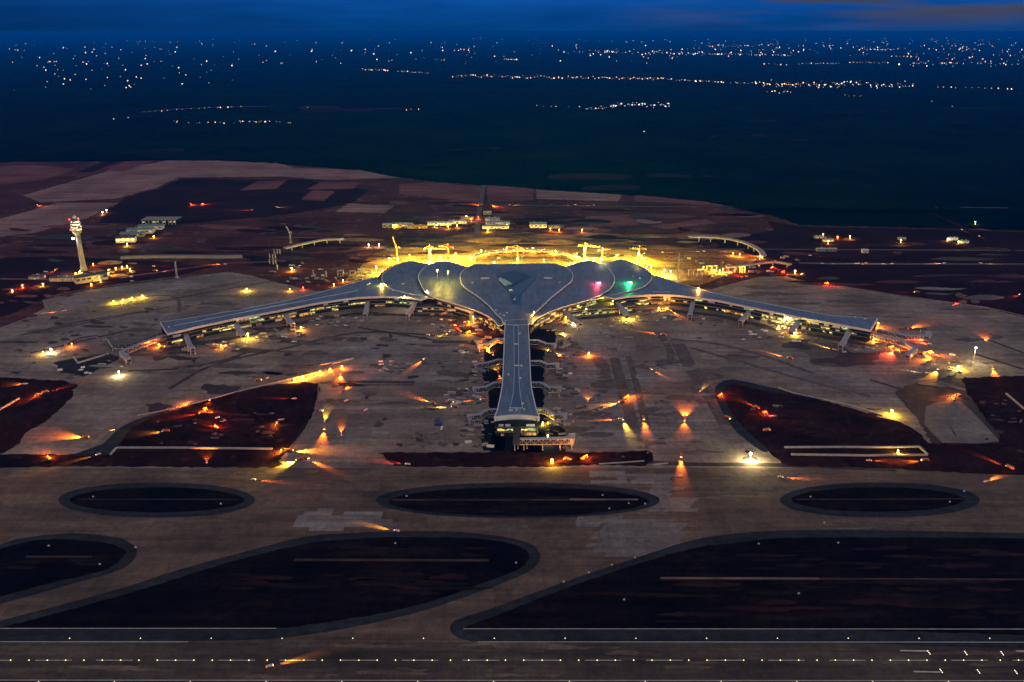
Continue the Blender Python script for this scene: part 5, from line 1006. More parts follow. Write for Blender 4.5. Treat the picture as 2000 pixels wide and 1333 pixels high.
lamp(84, 688, 4, 'small warm lamp left of the white light tower on the far left apron', 'a', .8, 1.0, 'g_warm'); lamp(140, 672, 6, 'orange light tower on the far left apron', 'o', 1.2, 1.3, 'g_orange'); lamp(484, 653, 9, 'bright yellow light tower in front of the left wing', 'y', 2.2, 1.6, 'g_warm'); lamp(588, 640, 6, 'amber light tower in front of the middle left wing', 'a', 1.6, 1.5, 'g_warm')
lamp(432, 675, 4, 'amber work lamp under the left wing near its tip', 'a', 1.4, 1.2, 'g_yellow'); lamp(311, 673, 5, 'orange work lamp glowing under the left wing tip bridge', 'o', 2.2, 1.5, 'g_orange'); lamp(1150, 690, 5, 'round orange lamp on the right apron near the pier', 'o', 1.8, 1.7, 'g_orange')
lamp(925, 620, 10, 'blazing yellow light tower at the lit bay left of the pier root', 'y', 3.0, 1.9, 'g_warm'); lamp(916, 630, 5, 'low yellow lamp beside the lit bay left of the pier root', 'a', 1.2, 1.1, 'g_yellow'); lamp(1105, 620, 6, 'warm lamp on the boarding bridge right of the pier root', 'a', 1.2, 1.3, 'g_warm'); lamp(1121, 629, 4, 'second warm lamp on the ground right of the pier root', 'w', 1.5, 1.2, 'g_warm')
lamp(1100, 652, 3, 'low warm lamp lighting a pool of sand right of the pier', 'y', 2.0, .9, 'g_warm'); lamp(1198, 589, 14, 'floodlight at the upper end of the yellow lit right boarding bridge', 'y', 2.6, 1.7, 'g_warm'); lamp(1226, 618, 6, 'floodlight at the foot of the yellow lit right boarding bridge', 'y', 4.5, 2.0, 'g_warm'); lamp(1208, 602, 8, 'yellow floodlight halfway down the right boarding bridge', 'y', 2.0, 1.2, 'g_warm'); lamp(1145, 604, 10, 'lamp on the lit facade between the two right boarding bridges', 'y', 1.2, 1.2, 'g_warm')
lamp(1287, 602, 4, 'warm work lamp under the inner right wing', 'a', 1.4, 1.2, 'g_warm'); lamp(1534, 623, 14, 'white lamp on the brightly lit outer right wing front', 'w', 1.6, 1.4, 'g_white'); lamp(1552, 651, 4, 'yellow work lamp under the outer right wing', 'y', 2.2, 1.2, 'g_warm'); lamp(1520, 640, 3, 'amber work lamp under the outer right wing', 'a', 1.4, 1.1, 'g_yellow'); lamp(1715, 632, 8, 'orange lamp flaring behind the right wing tip', 'o', 3.0, 1.6, 'g_orange'); lamp(1706, 664, 4, 'warm lamp among stores at the right wing tip foot', 'a', 1.2, 1.1, 'g_warm')
lamp(1906, 680, 26, 'tall mast with a blue white lamp on the right apron', 'w', 2.5, 1.8, 'g_blue', 'lamp_mast', 'lamp mast', trailer=False); lamp(1872, 716, 5, 'low yellow light tower on the right apron below the tall mast', 'y', 3.2, 1.5, 'g_warm'); lamp(1798, 646, 28, 'unlit tall mast beside the rear bridge at the right wing tip', 'w', 0, .8, 'white', 'lamp_mast', 'lamp mast', trailer=False)
lamp(1742, 803, 6, 'yellow light tower on the rim of the right pit', 'y', 2.6, 1.8, 'g_warm'); lamp(1754, 881, 4, 'yellow lamp standing in the right culvert', 'y', 1.6, 1.3, 'g_yellow'); lamp(1078, 899, 5, 'yellow light tower beside a lit crate in the trench before the pier', 'y', 2.0, 1.8, 'g_yellow'); lamp(1070, 852, 11, 'lamp shining on the L shaped bridge at the pier end', 'w', .9, 1.3, 'g_warm', trailer=False); lamp(1060, 826, 5, 'yellow lamp lighting the ground right of the pier end', 'y', 1.6, 1.0, 'g_yellow'); lamp(985, 840, 7, 'yellow lamp on the left half of the pier end front', 'y', .8, .9, 'g_warm', trailer=False)
for i, x in enumerate((575, 592, 608, 625, 645, 668)): lamp(x, 742 - i * 5.2, 4, 'work lamp %s of the row along the orange lit trench' % ('leftmost', 'second from left', 'third from left', 'third from right', 'second from right', 'rightmost')[i], 'ayaaoo'[i], (1.4, 1.8, 1.5, 2.2, 2.0, 1.6)[i], 1.1, 'g_warm' if i < 2 else 'g_yellow')
for i, (x, y) in enumerate(((222, 589), (240, 586), (258, 582), (278, 578))): lamp(x, y, 4, 'yellow work lamp on the upper left apron, %s of four' % ('leftmost', 'second', 'third', 'rightmost')[i], 'y', 1.8, 1.2, 'g_yellow', group='four yellow work lamps on the upper left apron')
lamp(482, 565, 4, 'yellow work lamp behind the left wing', 'y', 2.6, 1.4, 'g_yellow'); lamp(566, 566, 4, 'warm lamp at the rear foot of the left wing', 'a', .8, 1.1, 'g_warm'); lamp(592, 562, 5, 'red lamp at the rear foot of the left wing', 'r', .5, 1.3, 'g_red'); lamp(570, 525, 6, 'yellow light tower among bare columns left of the site', 'y', 3, 1.8, 'g_warm'); lamp(652, 556, 5, 'warm lamp below the bare portals, left', 'a', 1, 1.2, 'g_warm'); lamp(670, 548, 5, 'warm lamp below the bare portals, right', 'a', 1, 1.2, 'g_warm')
lamp(44, 558, 6, 'large red lamp at the far left site edge', 'r', 3, 2.4, 'g_red'); lamp(84, 556, 5, 'yellow lamp left of the lit block by the tower', 'y', 2, 1.2, 'g_yellow'); lamp(24, 568, 4, 'warm lamp at the far left frame edge', 'a', 1.2, 1.2, 'g_warm'); lamp(156, 531, 6, 'yellow lamp at the foot of the control tower, right', 'y', 3, 1.8, 'g_warm'); lamp(148, 535, 5, 'yellow lamp at the foot of the control tower, left', 'y', 2, 1.4, 'g_warm')
for i, (x, y) in enumerate(((182, 516), (212, 534), (226, 524), (238, 522), (248, 520), (254, 527), (196, 548), (178, 555))): lamp(x, y, 5, 'warm yard lamp right of the tower block, %s' % ('beside the dirt heap', 'amber one', 'first of the row', 'second of the row', 'third of the row', 'last of the row', 'before the pale wall', 'at the block corner')[i], 'oayyyyya'[i], 1.6, 1.2, 'g_warm' if i > 1 else 'g_yellow')
lamp(248, 477, 5, 'yellow lamp before the open fronted shed', 'y', 2.2, 1.6, 'g_warm'); lamp(300, 462, 5, 'yellow lamp beside the teal annexes', 'y', 1.4, 1.3, 'g_yellow'); lamp(200, 415, 8, 'white lamp alone on the dark field, left of two', 'w', .6, 1.8, 'g_white'); lamp(208, 411, 8, 'white lamp alone on the dark field, right of two', 'w', .6, 1.8, 'g_white')
# the floodlit yard behind the roofs
for i, (x, y, h, pw, g) in enumerate(((777, 505, 16, 14, 'g_warm'), (735, 521, 10, 8, 'g_warm'), (747, 530, 14, 6, 'g_white'), (838, 511, 12, 12, 'g_warm'), (921, 504, 14, 16, 'g_warm'), (965, 512, 6, 14, 'g_warm'), (1011, 505, 12, 18, 'g_warm'), (1062, 508, 10, 16, 'g_warm'), (1112, 517, 8, 10, 'g_warm'), (1121, 515, 8, 10, 'g_warm'), (1145, 506, 12, 14, 'g_white'), (1160, 505, 12, 14, 'g_white'), (1173, 507, 12, 14, 'g_white'), (1178, 487, 40, 6, 'g_blue'), (1247, 495, 30, 8, 'g_warm'), (1262, 523, 10, 7, 'g_warm'), (1272, 522, 10, 7, 'g_warm'), (1298, 528, 9, 8, 'g_white'), (1292, 532, 6, 6, 'g_warm'), (1310, 530, 6, 5, 'g_white'))):
    lamp(x, y, h + 6, 'floodlight blazing in the yellow yard behind the terminal, ' + ('under the leaning crane', 'at the left end', 'white by the left petal', 'left of the orange crane', 'behind the inner left petal', 'low behind the middle roof', 'in front of the middle mast', 'right of the middle mast', 'low behind the inner right petal', 'high behind the inner right petal', 'first of the white trio', 'middle of the white trio', 'last of the white trio', 'blue white atop a mast', 'on the right crane', 'first right of the outer petal', 'second right of the outer petal', 'white near the right yard', 'low near the right yard', 'rightmost')[i],
         'l' if g == 'g_warm' else 'w', pw * (.8 if g == 'g_warm' else .35), 1.25, g, radius=3.5)
for i, x in enumerate((760, 800, 860, 890, 940, 990, 1040, 1085, 1205)): lamp(x, (505, 498, 500, 496, 490, 484, 485, 490, 500)[i], 9, 'lamp post along the earth bank of the floodlit yard, %s from the left' % ('first', 'second', 'third', 'fourth', 'fifth', 'sixth', 'seventh', 'eighth', 'ninth')[i], 'a', 7, 1.0, 'g_warm', trailer=False, kind='lamp_post', cat='lamp post')
random.seed(4)
for k in range(24):                                    # string of small lamps along the arrivals viaduct
    t = k / 23; q = spline([Vector(p) for p in ((905, 503), (950, 491), (1010, 486), (1070, 488), (1140, 502))], 9); p = q[min(len(q) - 1, int(t * (len(q) - 1)))]
    g = G(p.x + random.uniform(-2, 2), p.y + random.uniform(-1, 3), 10); o = MB().bar((0, 0, -9.6), (0, 0, 0), .3).build('string_lamp', [M['steel'], M['g_yellow']], None, (g.x, g.y, 10)); o.data.materials.clear(); bpy.data.objects.remove(o)
    mb = MB(); mb.bar((0, 0, -9.8), (0, 0, -.6), .3); mb.k = 1; mb.ball((0, 0, 0), .5, 6); o = mb.build('string_lamp', [M['steel'], M['g_warm']], None, (g.x, g.y, 10)); tag(o, 'small lamp in the glowing row along the arrivals viaduct', 'lamp', 'row of small lamps along the arrivals viaduct')
for i, (x, y) in enumerate(((854, 528), (875, 531))): lamp(x, y, 24, 'thin mast with a glaring lamp on the inner left petal roof, %s one' % ('left', 'right')[i], 'y', 2.2, 1.7, 'g_warm', 'roof_mast', 'lamp mast', zf=zB, trailer=False)
lamp(745, 555, 3, 'glaring yellow lamp at the corner of the outer left petal', 'y', 2.6, 1.9, 'g_warm', 'roof_lamp', 'roof lamp', zf=zW, trailer=False); lamp(1043, 610, 5, 'glaring amber lamp on the roof edge at the pier root', 'a', 1.2, 1.5, 'g_warm', 'roof_lamp', 'roof lamp', zf=zC, trailer=False)
lamp(1364, 563, 4, 'amber lamp on the rear edge of the right wing roof', 'a', 1.6, 1.5, 'g_warm', 'roof_lamp', 'roof lamp', zf=zW, trailer=False); lamp(834, 568, 3, 'small white lamp where two left petal edges meet', 'w', .6, 1.1, 'g_white', 'roof_lamp', 'roof lamp', zf=zB, trailer=False); lamp(790, 579, 3, 'small white lamp below the outer left petal edge', 'w', .5, 1.0, 'g_white', 'roof_lamp', 'roof lamp', zf=zW, trailer=False)
def beacon(px, py, zf, g1, g2, label, col):
    f = GF(px, py, lambda x, y: zf(x, y) + 2); o = empty('roof_beacon', (f.x, f.y, f.z - 2), 0, label, 'roof beacon')
    MB().box((0, 0, .6), (9, 2, 1.2)).build('base', M['steel'], o); MB().box((-2.4, 0, 2), (4.5, 1.6, 1.8)).build('lamp', M[g1], o); MB().box((2.4, 0, 2), (4.5, 1.6, 1.4)).build('lamp', M[g2], o); light(o, 'POINT', (-2, -2.5, 6), col, 3.2e4, None, .8)
beacon(1168, 553, zB, 'g_red', 'g_white', 'red and white beacon on the inner right petal roof', (1, .05, .1)); beacon(1230, 552, zA, 'g_green', 'g_orange', 'green and orange beacon on the outer right petal roof', (.02, 1, .2))
for i, (x, y, c) in enumerate(((802, 437, 'y'), (770, 440, 'y'), (853, 440, 'y'), (875, 443, 'y'), (893, 440, 'y'), (911, 422, 'y'), (920, 428, 'a'), (952, 449, 'y'), (990, 440, 'y'), (934, 424, 'r'), (1075, 447, 'a'), (1092, 449, 'a'), (1137, 449, 'a'), (1608, 458, 'y'), (1618, 472, 'y'), (1636, 463, 'o'), (1660, 462, 'y'), (1760, 470, 'y'), (1851, 467, 'w'), (1872, 472, 'y'), (1905, 434, 'w'), (1553, 530, 'y'), (1374, 522, 'y'), (1406, 529, 'y'), (1423, 527, 'a'), (1450, 527, 'a'), (1395, 528, 'y'), (1432, 495, 'a'), (1445, 497, 'a'), (1484, 502, 'y'), (720, 478, 'w'), (740, 478, 'w'))):
    lamp(x, y, 7, ('glaring yellow lamp over the floodlit site shed', 'yellow lamp at the left of the worker camp', 'yellow lamp before the long site office', 'lamp right of the long site office', 'lamp at the yard next to the dirt road', 'lamp at the top of the worker camp', 'amber lamp on the orange lit hut', 'lamp before the teal site offices, left', 'lamp before the teal site offices, right', 'red lamp on the dirt road by the camp', 'warm lamp left of the low lit hut', 'warm lamp right of the low lit hut', 'lone warm lamp on the dark ground right of the sheds', 'lamp behind the lit workshops', 'lamp before the lit workshops', 'orange lamp right of the lit workshops', 'lone lamp further right of the lit workshops', 'lamp at the shed on the dark plain', 'white lamp left of the pale depot', 'yellow lamp at the pale depot', 'lone white lamp above the depots', 'hazy yellow lamp at the top corner of the right apron', 'yellow lamp left in the lit concrete frames', 'yellow lamp in the middle of the lit concrete frames', 'amber lamp in the lit concrete frames', 'amber lamp right in the lit concrete frames', 'yellow lamp low in the lit concrete frames', 'amber lamp on earth below the right ramp, left', 'amber lamp on earth below the right ramp, right', 'yellow lamp under the foot of the right ramp', 'pale blue lamp left on the earth bank', 'pale blue lamp right on the earth bank')[i],
         c, (4 if i == 0 else 1.6) * (1.5 if 20 < i < 30 else 1), 2.2 if i in (0, 21) else 1.2, {'y': 'g_warm', 'a': 'g_yellow', 'w': 'g_white', 'r': 'g_red', 'o': 'g_orange'}[c], radius=1.5)

# ------------------------------------------------------------------ tower cranes
def crane(px, pyb, ptop, label, jib, jang, m='yellow', luff=0.0, cj=14, lamps=0):
    b = G(px, pyb); Y = b.y; ht = at_depth(px, ptop, Y).z; r = empty('tower_crane', (b.x, Y, .3), jang, label, 'tower crane', 'tower cranes behind the terminal')
    def lattice(name, p, q, w, parent=None, bar=.42):
        p, q = Vector(p), Vector(q); d = (q - p); L_ = d.length; d.normalize(); up = Vector((0, 0, 1)) if abs(d.z) < .7 else Vector((0, 1, 0)); a = d.cross(up).normalized() * w / 2; c = a.cross(d).normalized() * w / 2
        mb = MB()
        for s, t in ((1, 1), (1, -1), (-1, -1), (-1, 1)): mb.bar(p + a * s + c * t, q + a * s + c * t, bar)
        n = max(3, int(L_ / (w * 1.3)))
        for i in range(n):
            u, v = p + d * L_ * i / n, p + d * L_ * (i + 1) / n
            mb.bar(u + a + c, v - a + c, bar * .7); mb.bar(u - a - c, v + a - c, bar * .7); mb.bar(u + a - c, v + a + c, bar * .7); mb.bar(u - a + c, v - a - c, bar * .7)
        return mb.build(name, M[m], parent or r)
    lattice('mast', (0, 0, 0), (0, 0, ht), 2.4); MB().box((0, 0, .4), (7, 7, 1.2)).build('footing', M['concrete'], r)
    MB().box((1.6, 1.4, ht + .6), (2, 1.8, 2.4)).build('cab', M['white'], r)
    if luff: lattice('jib', (1, 0, ht + 1), (1 + jib * math.cos(luff), 0, ht + 1 + jib * math.sin(luff)), 1.8)
    else:
        lattice('jib', (0, 0, ht + 1.6), (jib, 0, ht + 1.6), 1.7); lattice('apex', (0, 0, ht), (0, 0, ht + 7), 1.4)
        MB().bar((0, 0, ht + 7), (jib * .7, 0, ht + 2.4), .3).bar((0, 0, ht + 7), (-cj, 0, ht + 2.2), .3).build('tie_rod', M[m], r)
    k = lattice('counter_jib', (0, 0, ht + 1.4), (-cj, 0, ht + 1.4), 1.7); MB().box((-cj + 1, 0, ht + .2), (2.6, 2, 3)).build('counterweight', M['concrete'], k)
    for i in range(lamps): MB().ball((jib * (i + .6) / lamps, 0, ht + 3), .8, 6).build('jib_lamp', M['g_yellow'], r)
    if lamps: MB().ball((0, 0, ht + 8), .9, 6).build('warning_light', M['g_red'], r); light(r, 'POINT', (4, -6, ht - 10), (1, .80, .07), 9e5, None, 1.5)
    return r
crane(776, 512, 484, 'leaning tower crane with its jib raised steeply behind the left petals', 24, math.radians(170), 'yellow', math.radians(72), 8)
crane(840, 514, 487, 'orange lit tower crane with a lamp studded jib behind the left petals', 46, math.radians(-14), 'orange', 0, 12, 5)
crane(876, 512, 484, 'reddish tower crane right of the lamp studded one', 22, math.radians(165), 'red', 0, 12, 1)
crane(1011, 508, 486, 'short tower crane in the middle of the floodlit yard', 24, math.radians(150), 'yellow', 0, 12)
crane(1142, 508, 482, 'tower crane behind the right petals with its long jib pointing right', 36, math.radians(-20), 'yellow', 0, 16, 4)
crane(1176, 508, 490, 'short tower crane just right of the long jibbed one', 20, math.radians(10), 'yellow', 0, 10)
crane(1247, 515, 488, 'lone yellow tower crane behind the outer right petal', 22, math.radians(180), 'yellow', 0, 15, 1)
crane(1323, 546, 505, 'thin pale mast crane right of the floodlit yard', 10, math.radians(70), 'steel', math.radians(75), 4)
crane(346, 543, 520, 'thin pale crane at the upper edge of the left apron', 8, math.radians(95), 'steel', math.radians(80), 4)
crane(568, 475, 455, 'thin leaning crane over the curved left viaduct', 16, math.radians(175), 'steel', math.radians(65), 5)

# ------------------------------------------------------------------ stores and rubble lying about
random.seed(17)
def mesh_heap(s):
    r = random.Random(s); mb = MB(); n = 11; vs = [(0, 0, 1.6 + r.random())]; 
    for ring, (rad, h) in enumerate(((1.5, 1.1), (2.6, .5), (3.4, -.3))):
        for i in range(n): a = 2 * math.pi * i / n; k = rad * r.uniform(.75, 1.3); vs.append((k * math.cos(a), k * math.sin(a), h * r.uniform(.6, 1.3)))
    fs = [(0, 1 + i, 1 + (i + 1) % n) for i in range(n)]
    for q in range(2):
        for i in range(n): a, b = 1 + q * n + i, 1 + q * n + (i + 1) % n; fs.append((a, a + n, b + n, b))
    mb.add(vs, fs); return mb
def mesh_stack(s):
    r = random.Random(s); mb = MB()
    for k in range(5): mb.box((r.uniform(-2, 2), r.uniform(-1.5, 1.5), .5 + k % 2 * 1.0), (r.uniform(1, 3.4), r.uniform(.8, 2), 1.0), r.random())
    return mb
def mesh_pipes(s):
    mb = MB()
    for k in range(5): mb.bar((-4, (k % 3) * .9 - .9 + (k // 3) * .45, .45 + (k // 3) * .8), (4, (k % 3) * .9 - .9 + (k // 3) * .45, .45 + (k // 3) * .8), .75)
    return mb
def mesh_scaf(s):
    mb = MB(); r = random.Random(s)
    for i in range(4):
        for y in (0, 1.6): mb.bar((i * 2.2, y, 0), (i * 2.2, y, 4.4), .3)
    for z in (1.4, 2.9, 4.3):
        for y in (0, 1.6): mb.bar((-.3, y, z), (6.9, y, z), .26)
        mb.box((3.3, .8, z), (6.6, 1.5, .16))
    return mb
def mesh_hut(s): return MB().box((0, 0, 1.3), (6, 2.5, 2.6)).box((0, 0, 2.7), (6.3, 2.8, .2)).box((1.2, -1.28, 1.0), (.9, .1, 2.0)).box((-1.2, -1.28, 1.6), (1.6, .1, .9))
def mesh_crate(s):
    mb = MB(); r = random.Random(s)
    for i in range(4): mb.box((i * 1.9 - 3, r.uniform(-.5, .5), .7), (1.6, 1.6, 1.4), r.random() * .4)
    mb.box((-1, .1, 2.0), (1.5, 1.5, 1.2), .3); return mb
CL = {'scaffold': [mesh_scaf(1).mesh('scaffold', M['steel'])], 'site_hut': [mesh_hut(1).mesh('site_hut', M['white']), mesh_hut(1).mesh('site_hut', M['paleroof'])], 'crate_row': [mesh_crate(1).mesh('crate_row', M['timber']), mesh_crate(2).mesh('crate_row', M['white']), mesh_crate(3).mesh('crate_row', M['junk'])],
      'rubble_heap': [mesh_heap(s).mesh('rubble_heap', M['junk']) for s in (1, 2, 3)], 'material_stack': [mesh_stack(s).mesh('material_stack', M[m]) for s, m in ((1, 'junk'), (2, 'junkpale'), (3, 'timber'))], 'pipe_bundle': [mesh_pipes(1).mesh('pipe_bundle', M['junkpale']), mesh_pipes(1).mesh('pipe_bundle', M['junk'])]}
TXT = {'scaffold': ('pale steel scaffold standing', 'scaffold'), 'site_hut': ('small pale site hut standing', 'site hut'), 'crate_row': ('row of crates lying', 'crate row'), 'rubble_heap': ('dark heap of rubble lying', 'rubble heap'), 'material_stack': ('stack of building material lying', 'stack'), 'pipe_bundle': ('bundle of pipes lying', 'pipe bundle')}
def clutter(x0, y0, x1, y1, n, where, kinds=('rubble_heap', 'material_stack', 'pipe_bundle'), sc=(.6, 1.3)):
    for _ in range(n):
        k = random.choice(kinds); p = G(random.uniform(x0, x1), random.uniform(y0, y1), .55); o = bpy.data.objects.new(k, random.choice(CL[k])); COL.objects.link(o)
        s = random.uniform(*sc); o.location = p; o.rotation_euler = (0, 0, random.uniform(-.5, .5)); o.scale = (s * random.uniform(.8, 1.4), s, s * .8); tag(o, TXT[k][0] + ' ' + where, TXT[k][1], TXT[k][1] + 's ' + where)
J = ('rubble_heap', 'material_stack', 'pipe_bundle')
clutter(741, 702, 792, 728, 16, 'in the grey machinery group on the left apron', ('material_stack', 'pipe_bundle')); clutter(800, 845, 850, 872, 14, 'on the dark patch left of the trench before the pier', ('rubble_heap', 'material_stack')); clutter(866, 768, 905, 788, 14, 'by the long yellow beam left of the pier', ('material_stack', 'pipe_bundle'))
clutter(855, 700, 866, 726, 6, 'in a dark file between the left apron machines'); clutter(1088, 662, 1112, 760, 26, 'along the right side of the pier'); clutter(1060, 795, 1110, 850, 14, 'right of the pier end'); clutter(900, 670, 944, 790, 26, 'along the left side of the pier'); clutter(920, 815, 960, 870, 12, 'left of the pier end'); clutter(1115, 790, 1180, 860, 16, 'on the pale slab right of the pier end')
clutter(850, 612, 960, 650, 26, 'left of the pier root'); clutter(1060, 632, 1110, 648, 10, 'right of the pier root'); clutter(500, 640, 560, 672, 16, 'before the middle of the left wing', ('material_stack', 'pipe_bundle')); clutter(590, 622, 700, 640, 16, 'before the inner left wing'); clutter(400, 665, 470, 685, 10, 'before the outer left wing'); clutter(720, 612, 850, 630, 16, 'under the inner left boarding bridges', ('material_stack', 'pipe_bundle'))
clutter(1350, 610, 1480, 640, 14, 'before the inner right wing'); clutter(1530, 650, 1600, 668, 12, 'before the outer right wing', ('material_stack', 'pipe_bundle')); clutter(1640, 670, 1790, 690, 14, 'below the right wing tip', ('material_stack', 'pipe_bundle')); clutter(1780, 690, 1900, 740, 20, 'around the right bridge head'); clutter(1170, 640, 1230, 660, 8, 'on the apron before the right petals')
clutter(20, 640, 240, 720, 22, 'on the far left apron'); clutter(530, 520, 720, 560, 34, 'in the dark site left of the petals', J, (.8, 1.8)); clutter(740, 498, 1290, 512, 26, 'in the floodlit yard', ('material_stack', 'pipe_bundle', 'rubble_heap'), (1, 2)); clutter(1300, 500, 1560, 545, 26, 'in the dark site right of the petals', J, (.8, 1.6)); clutter(780, 436, 1000, 452, 18, 'about the worker camp', ('material_stack',), (1, 1.8))
clutter(1470, 790, 1530, 815, 6, 'inside the right earth pit'); clutter(300, 800, 560, 870, 18, 'inside the left earth pit'); clutter(1100, 640, 1400, 900, 14, 'strewn on the open right apron', ('rubble_heap',), (.4, .9)); clutter(640, 755, 900, 870, 12, 'strewn on the open left apron', ('rubble_heap',), (.4, .9)); clutter(20, 575, 500, 640, 22, 'strewn on the upper left apron', J, (.6, 1.2)); clutter(1900, 780, 2000, 860, 8, 'in the dark right pit')
K2 = ('crate_row', 'scaffold', 'crate_row', 'site_hut')
for x0, y0, x1, y1, n, w in ((1090, 655, 1116, 770, 22, 'along the right side of the pier'), (1062, 800, 1120, 870, 16, 'right of the pier end'), (896, 660, 946, 790, 22, 'along the left side of the pier'), (905, 812, 962, 875, 16, 'left of the pier end'), (845, 612, 965, 655, 24, 'left of the pier root'), (742, 700, 800, 730, 14, 'in the grey machinery group on the left apron'), (858, 762, 910, 792, 12, 'by the long yellow beam left of the pier'),
    (500, 636, 580, 670, 14, 'before the middle of the left wing'), (400, 655, 480, 685, 10, 'before the outer left wing'), (600, 615, 720, 638, 16, 'before the inner left wing'), (1240, 608, 1400, 628, 14, 'before the inner right wing'), (1450, 625, 1600, 665, 20, 'before the outer right wing'), (1640, 668, 1720, 690, 12, 'below the right wing tip'), (1780, 688, 1900, 735, 18, 'around the right bridge head'), (560, 515, 735, 555, 26, 'in the dark site left of the petals'), (1300, 500, 1570, 545, 30, 'in the dark site right of the petals'), (750, 495, 1280, 512, 40, 'in the floodlit yard'), (60, 525, 260, 560, 20, 'around the tower foot'), (1100, 622, 1240, 640, 14, 'on the apron before the right petals'), (100, 690, 250, 735, 10, 'on the far left apron')):
    clutter(x0, y0, x1, y1, n, w, K2, (.7, 1.3))
for x0, y0, x1, y1, n, w in ((1086, 650, 1125, 780, 18, 'along the right side of the pier'), (1060, 800, 1125, 876, 12, 'right of the pier end'), (890, 655, 948, 795, 18, 'along the left side of the pier'), (900, 810, 962, 878, 12, 'left of the pier end'), (840, 610, 965, 655, 16, 'left of the pier root'), (330, 670, 480, 690, 10, 'before the outer left wing'), (500, 640, 600, 660, 10, 'before the middle of the left wing'), (1240, 608, 1400, 628, 10, 'before the inner right wing'), (1450, 628, 1610, 668, 14, 'before the outer right wing')):
    clutter(x0, y0, x1, y1, n, w, ('crate_row', 'pipe_bundle', 'rubble_heap', 'scaffold'), (.8, 1.6))
for k in range(5):
    p = G(852 + (k % 3) * 5, 829 - (k // 3) * 6, .6); r = empty('shipping_container', (p.x, p.y, .6), 1.5, 'blue shipping container in the tight block left of the pier end', 'container', 'blue containers left of the pier end')
    MB().box((0, 0, 1.5), (9, 2.6, 3)).build('body', M['blue'], r); MB().box((4.56, 0, 1.5), (.12, 2.3, 2.7)).build('door', M['blue'], r)
p = G(863, 838, .6); r = empty('shipping_container', (p.x, p.y, .6), 1.4, 'white shipping container beside the blue container block', 'container'); MB().box((0, 0, 1.4), (6, 2.4, 2.8)).build('body', M['white'], r); MB().box((3.05, 0, 1.4), (.1, 2.1, 2.5)).build('door', M['steel'], r)
# earth banks
for i, (x, y, w, d, h, m, lb) in enumerate(((960, 470, 150, 70, 9, 'sand', 'long earth bank behind the floodlit yard, middle'), (800, 489, 120, 60, 8, 'sand', 'earth bank behind the leaning crane'), (1090, 474, 110, 60, 9, 'sand', 'earth bank behind the right petals'), (700, 497, 80, 50, 7, 'dirt', 'dark earth bank at the left of the floodlit yard'), (215, 514, 60, 40, 7, 'sand', 'lit earth heap right of the control tower'), (1430, 492, 60, 34, 5, 'sand', 'lit earth heap below the right ramp'), (325, 835, 40, 12, 2.5, 'pit', 'low earth bank in the left pit'), (1760, 850, 30, 10, 3, 'pit', 'low earth bank in the right pit'), (1466, 897, 22, 12, 2.2, 'mud', 'rough earth heap under the white light tower'))):
    p = G(x, y); mb = mesh_heap(40 + i); mb.v = [(a * w / 6.8, b * d / 6.8, c * h / 2.2) for a, b, c in mb.v]; o = mb.build('earth_bank', M[m], None, (p.x, p.y, .4)); tag(o, lb, 'earth bank'); sd = o.modifiers.new('soft', 'SUBSURF'); sd.levels = sd.render_levels = 2

# ------------------------------------------------------------------ runway lights
def rl(g, r): return MB().lathe((0, 0, 0), [(r, 0), (r * .9, .25), (r * .5, .5)], 8).mesh('runway_light', M[g])
RL1, RL2 = rl('g_runway', .5), rl('g_runw', .42)
def rlight(p, me, label, grp): o = bpy.data.objects.new('runway_light', me); COL.objects.link(o); o.location = p; tag(o, label, 'runway light', grp)
for k in range(-28, 29): rlight((rx(1023) + k * 15, Y0, .76), RL1, 'small yellow light set in the runway centreline', 'runway centreline lights')
for k in range(-7, 8):
    x = G(965.5, 1247, .9).x + k * 60; rlight((x, G(1000, 1247.3, .9).y, .92), RL2, 'white light on the far edge of the runway', 'far edge runway lights'); rlight((G(964, 1332, .9).x + k * 60, G(1000, 1332, .9).y, .92), RL2, 'white light on the near edge of the runway', 'near edge runway lights')
for x, y in ((1812, 1272), (1884, 1273), (1955, 1273.5), (1836, 1308), (1909, 1309), (1982, 1310)):
    for k in range(3): p = G(x + k * 2.2, y + k * 3, .76); rlight(p, RL2, 'white light in a slanting trio near the right end of the runway', 'touchdown light trios')
isl = MB().box((0, 0, .6), (1.6, .4, 1.2)).box((0, 0, .05), (1.8, .8, .3)).mesh('taxiway_sign', M['white'])
for x, y in ((182, 971), (431, 985), (95, 1067), (195, 1103), (794, 970), (1177, 968), (1228, 984), (1190, 994), (1583, 971), (1855, 981), (1482, 1063), (1637, 1061), (1008, 1100), (772, 1062), (1219, 1172), (265, 1070), (1260, 985), (1883, 960), (1610, 1022), (1560, 1160), (1101, 1137), (1150, 1119), (1195, 1104), (1240, 1090)):
    o = bpy.data.objects.new('taxiway_sign', isl); COL.objects.link(o); p = G(x, y, .9); o.location = p; tag(o, 'small pale marker board standing at the edge of a grass island', 'marker board', 'marker boards on the grass islands')

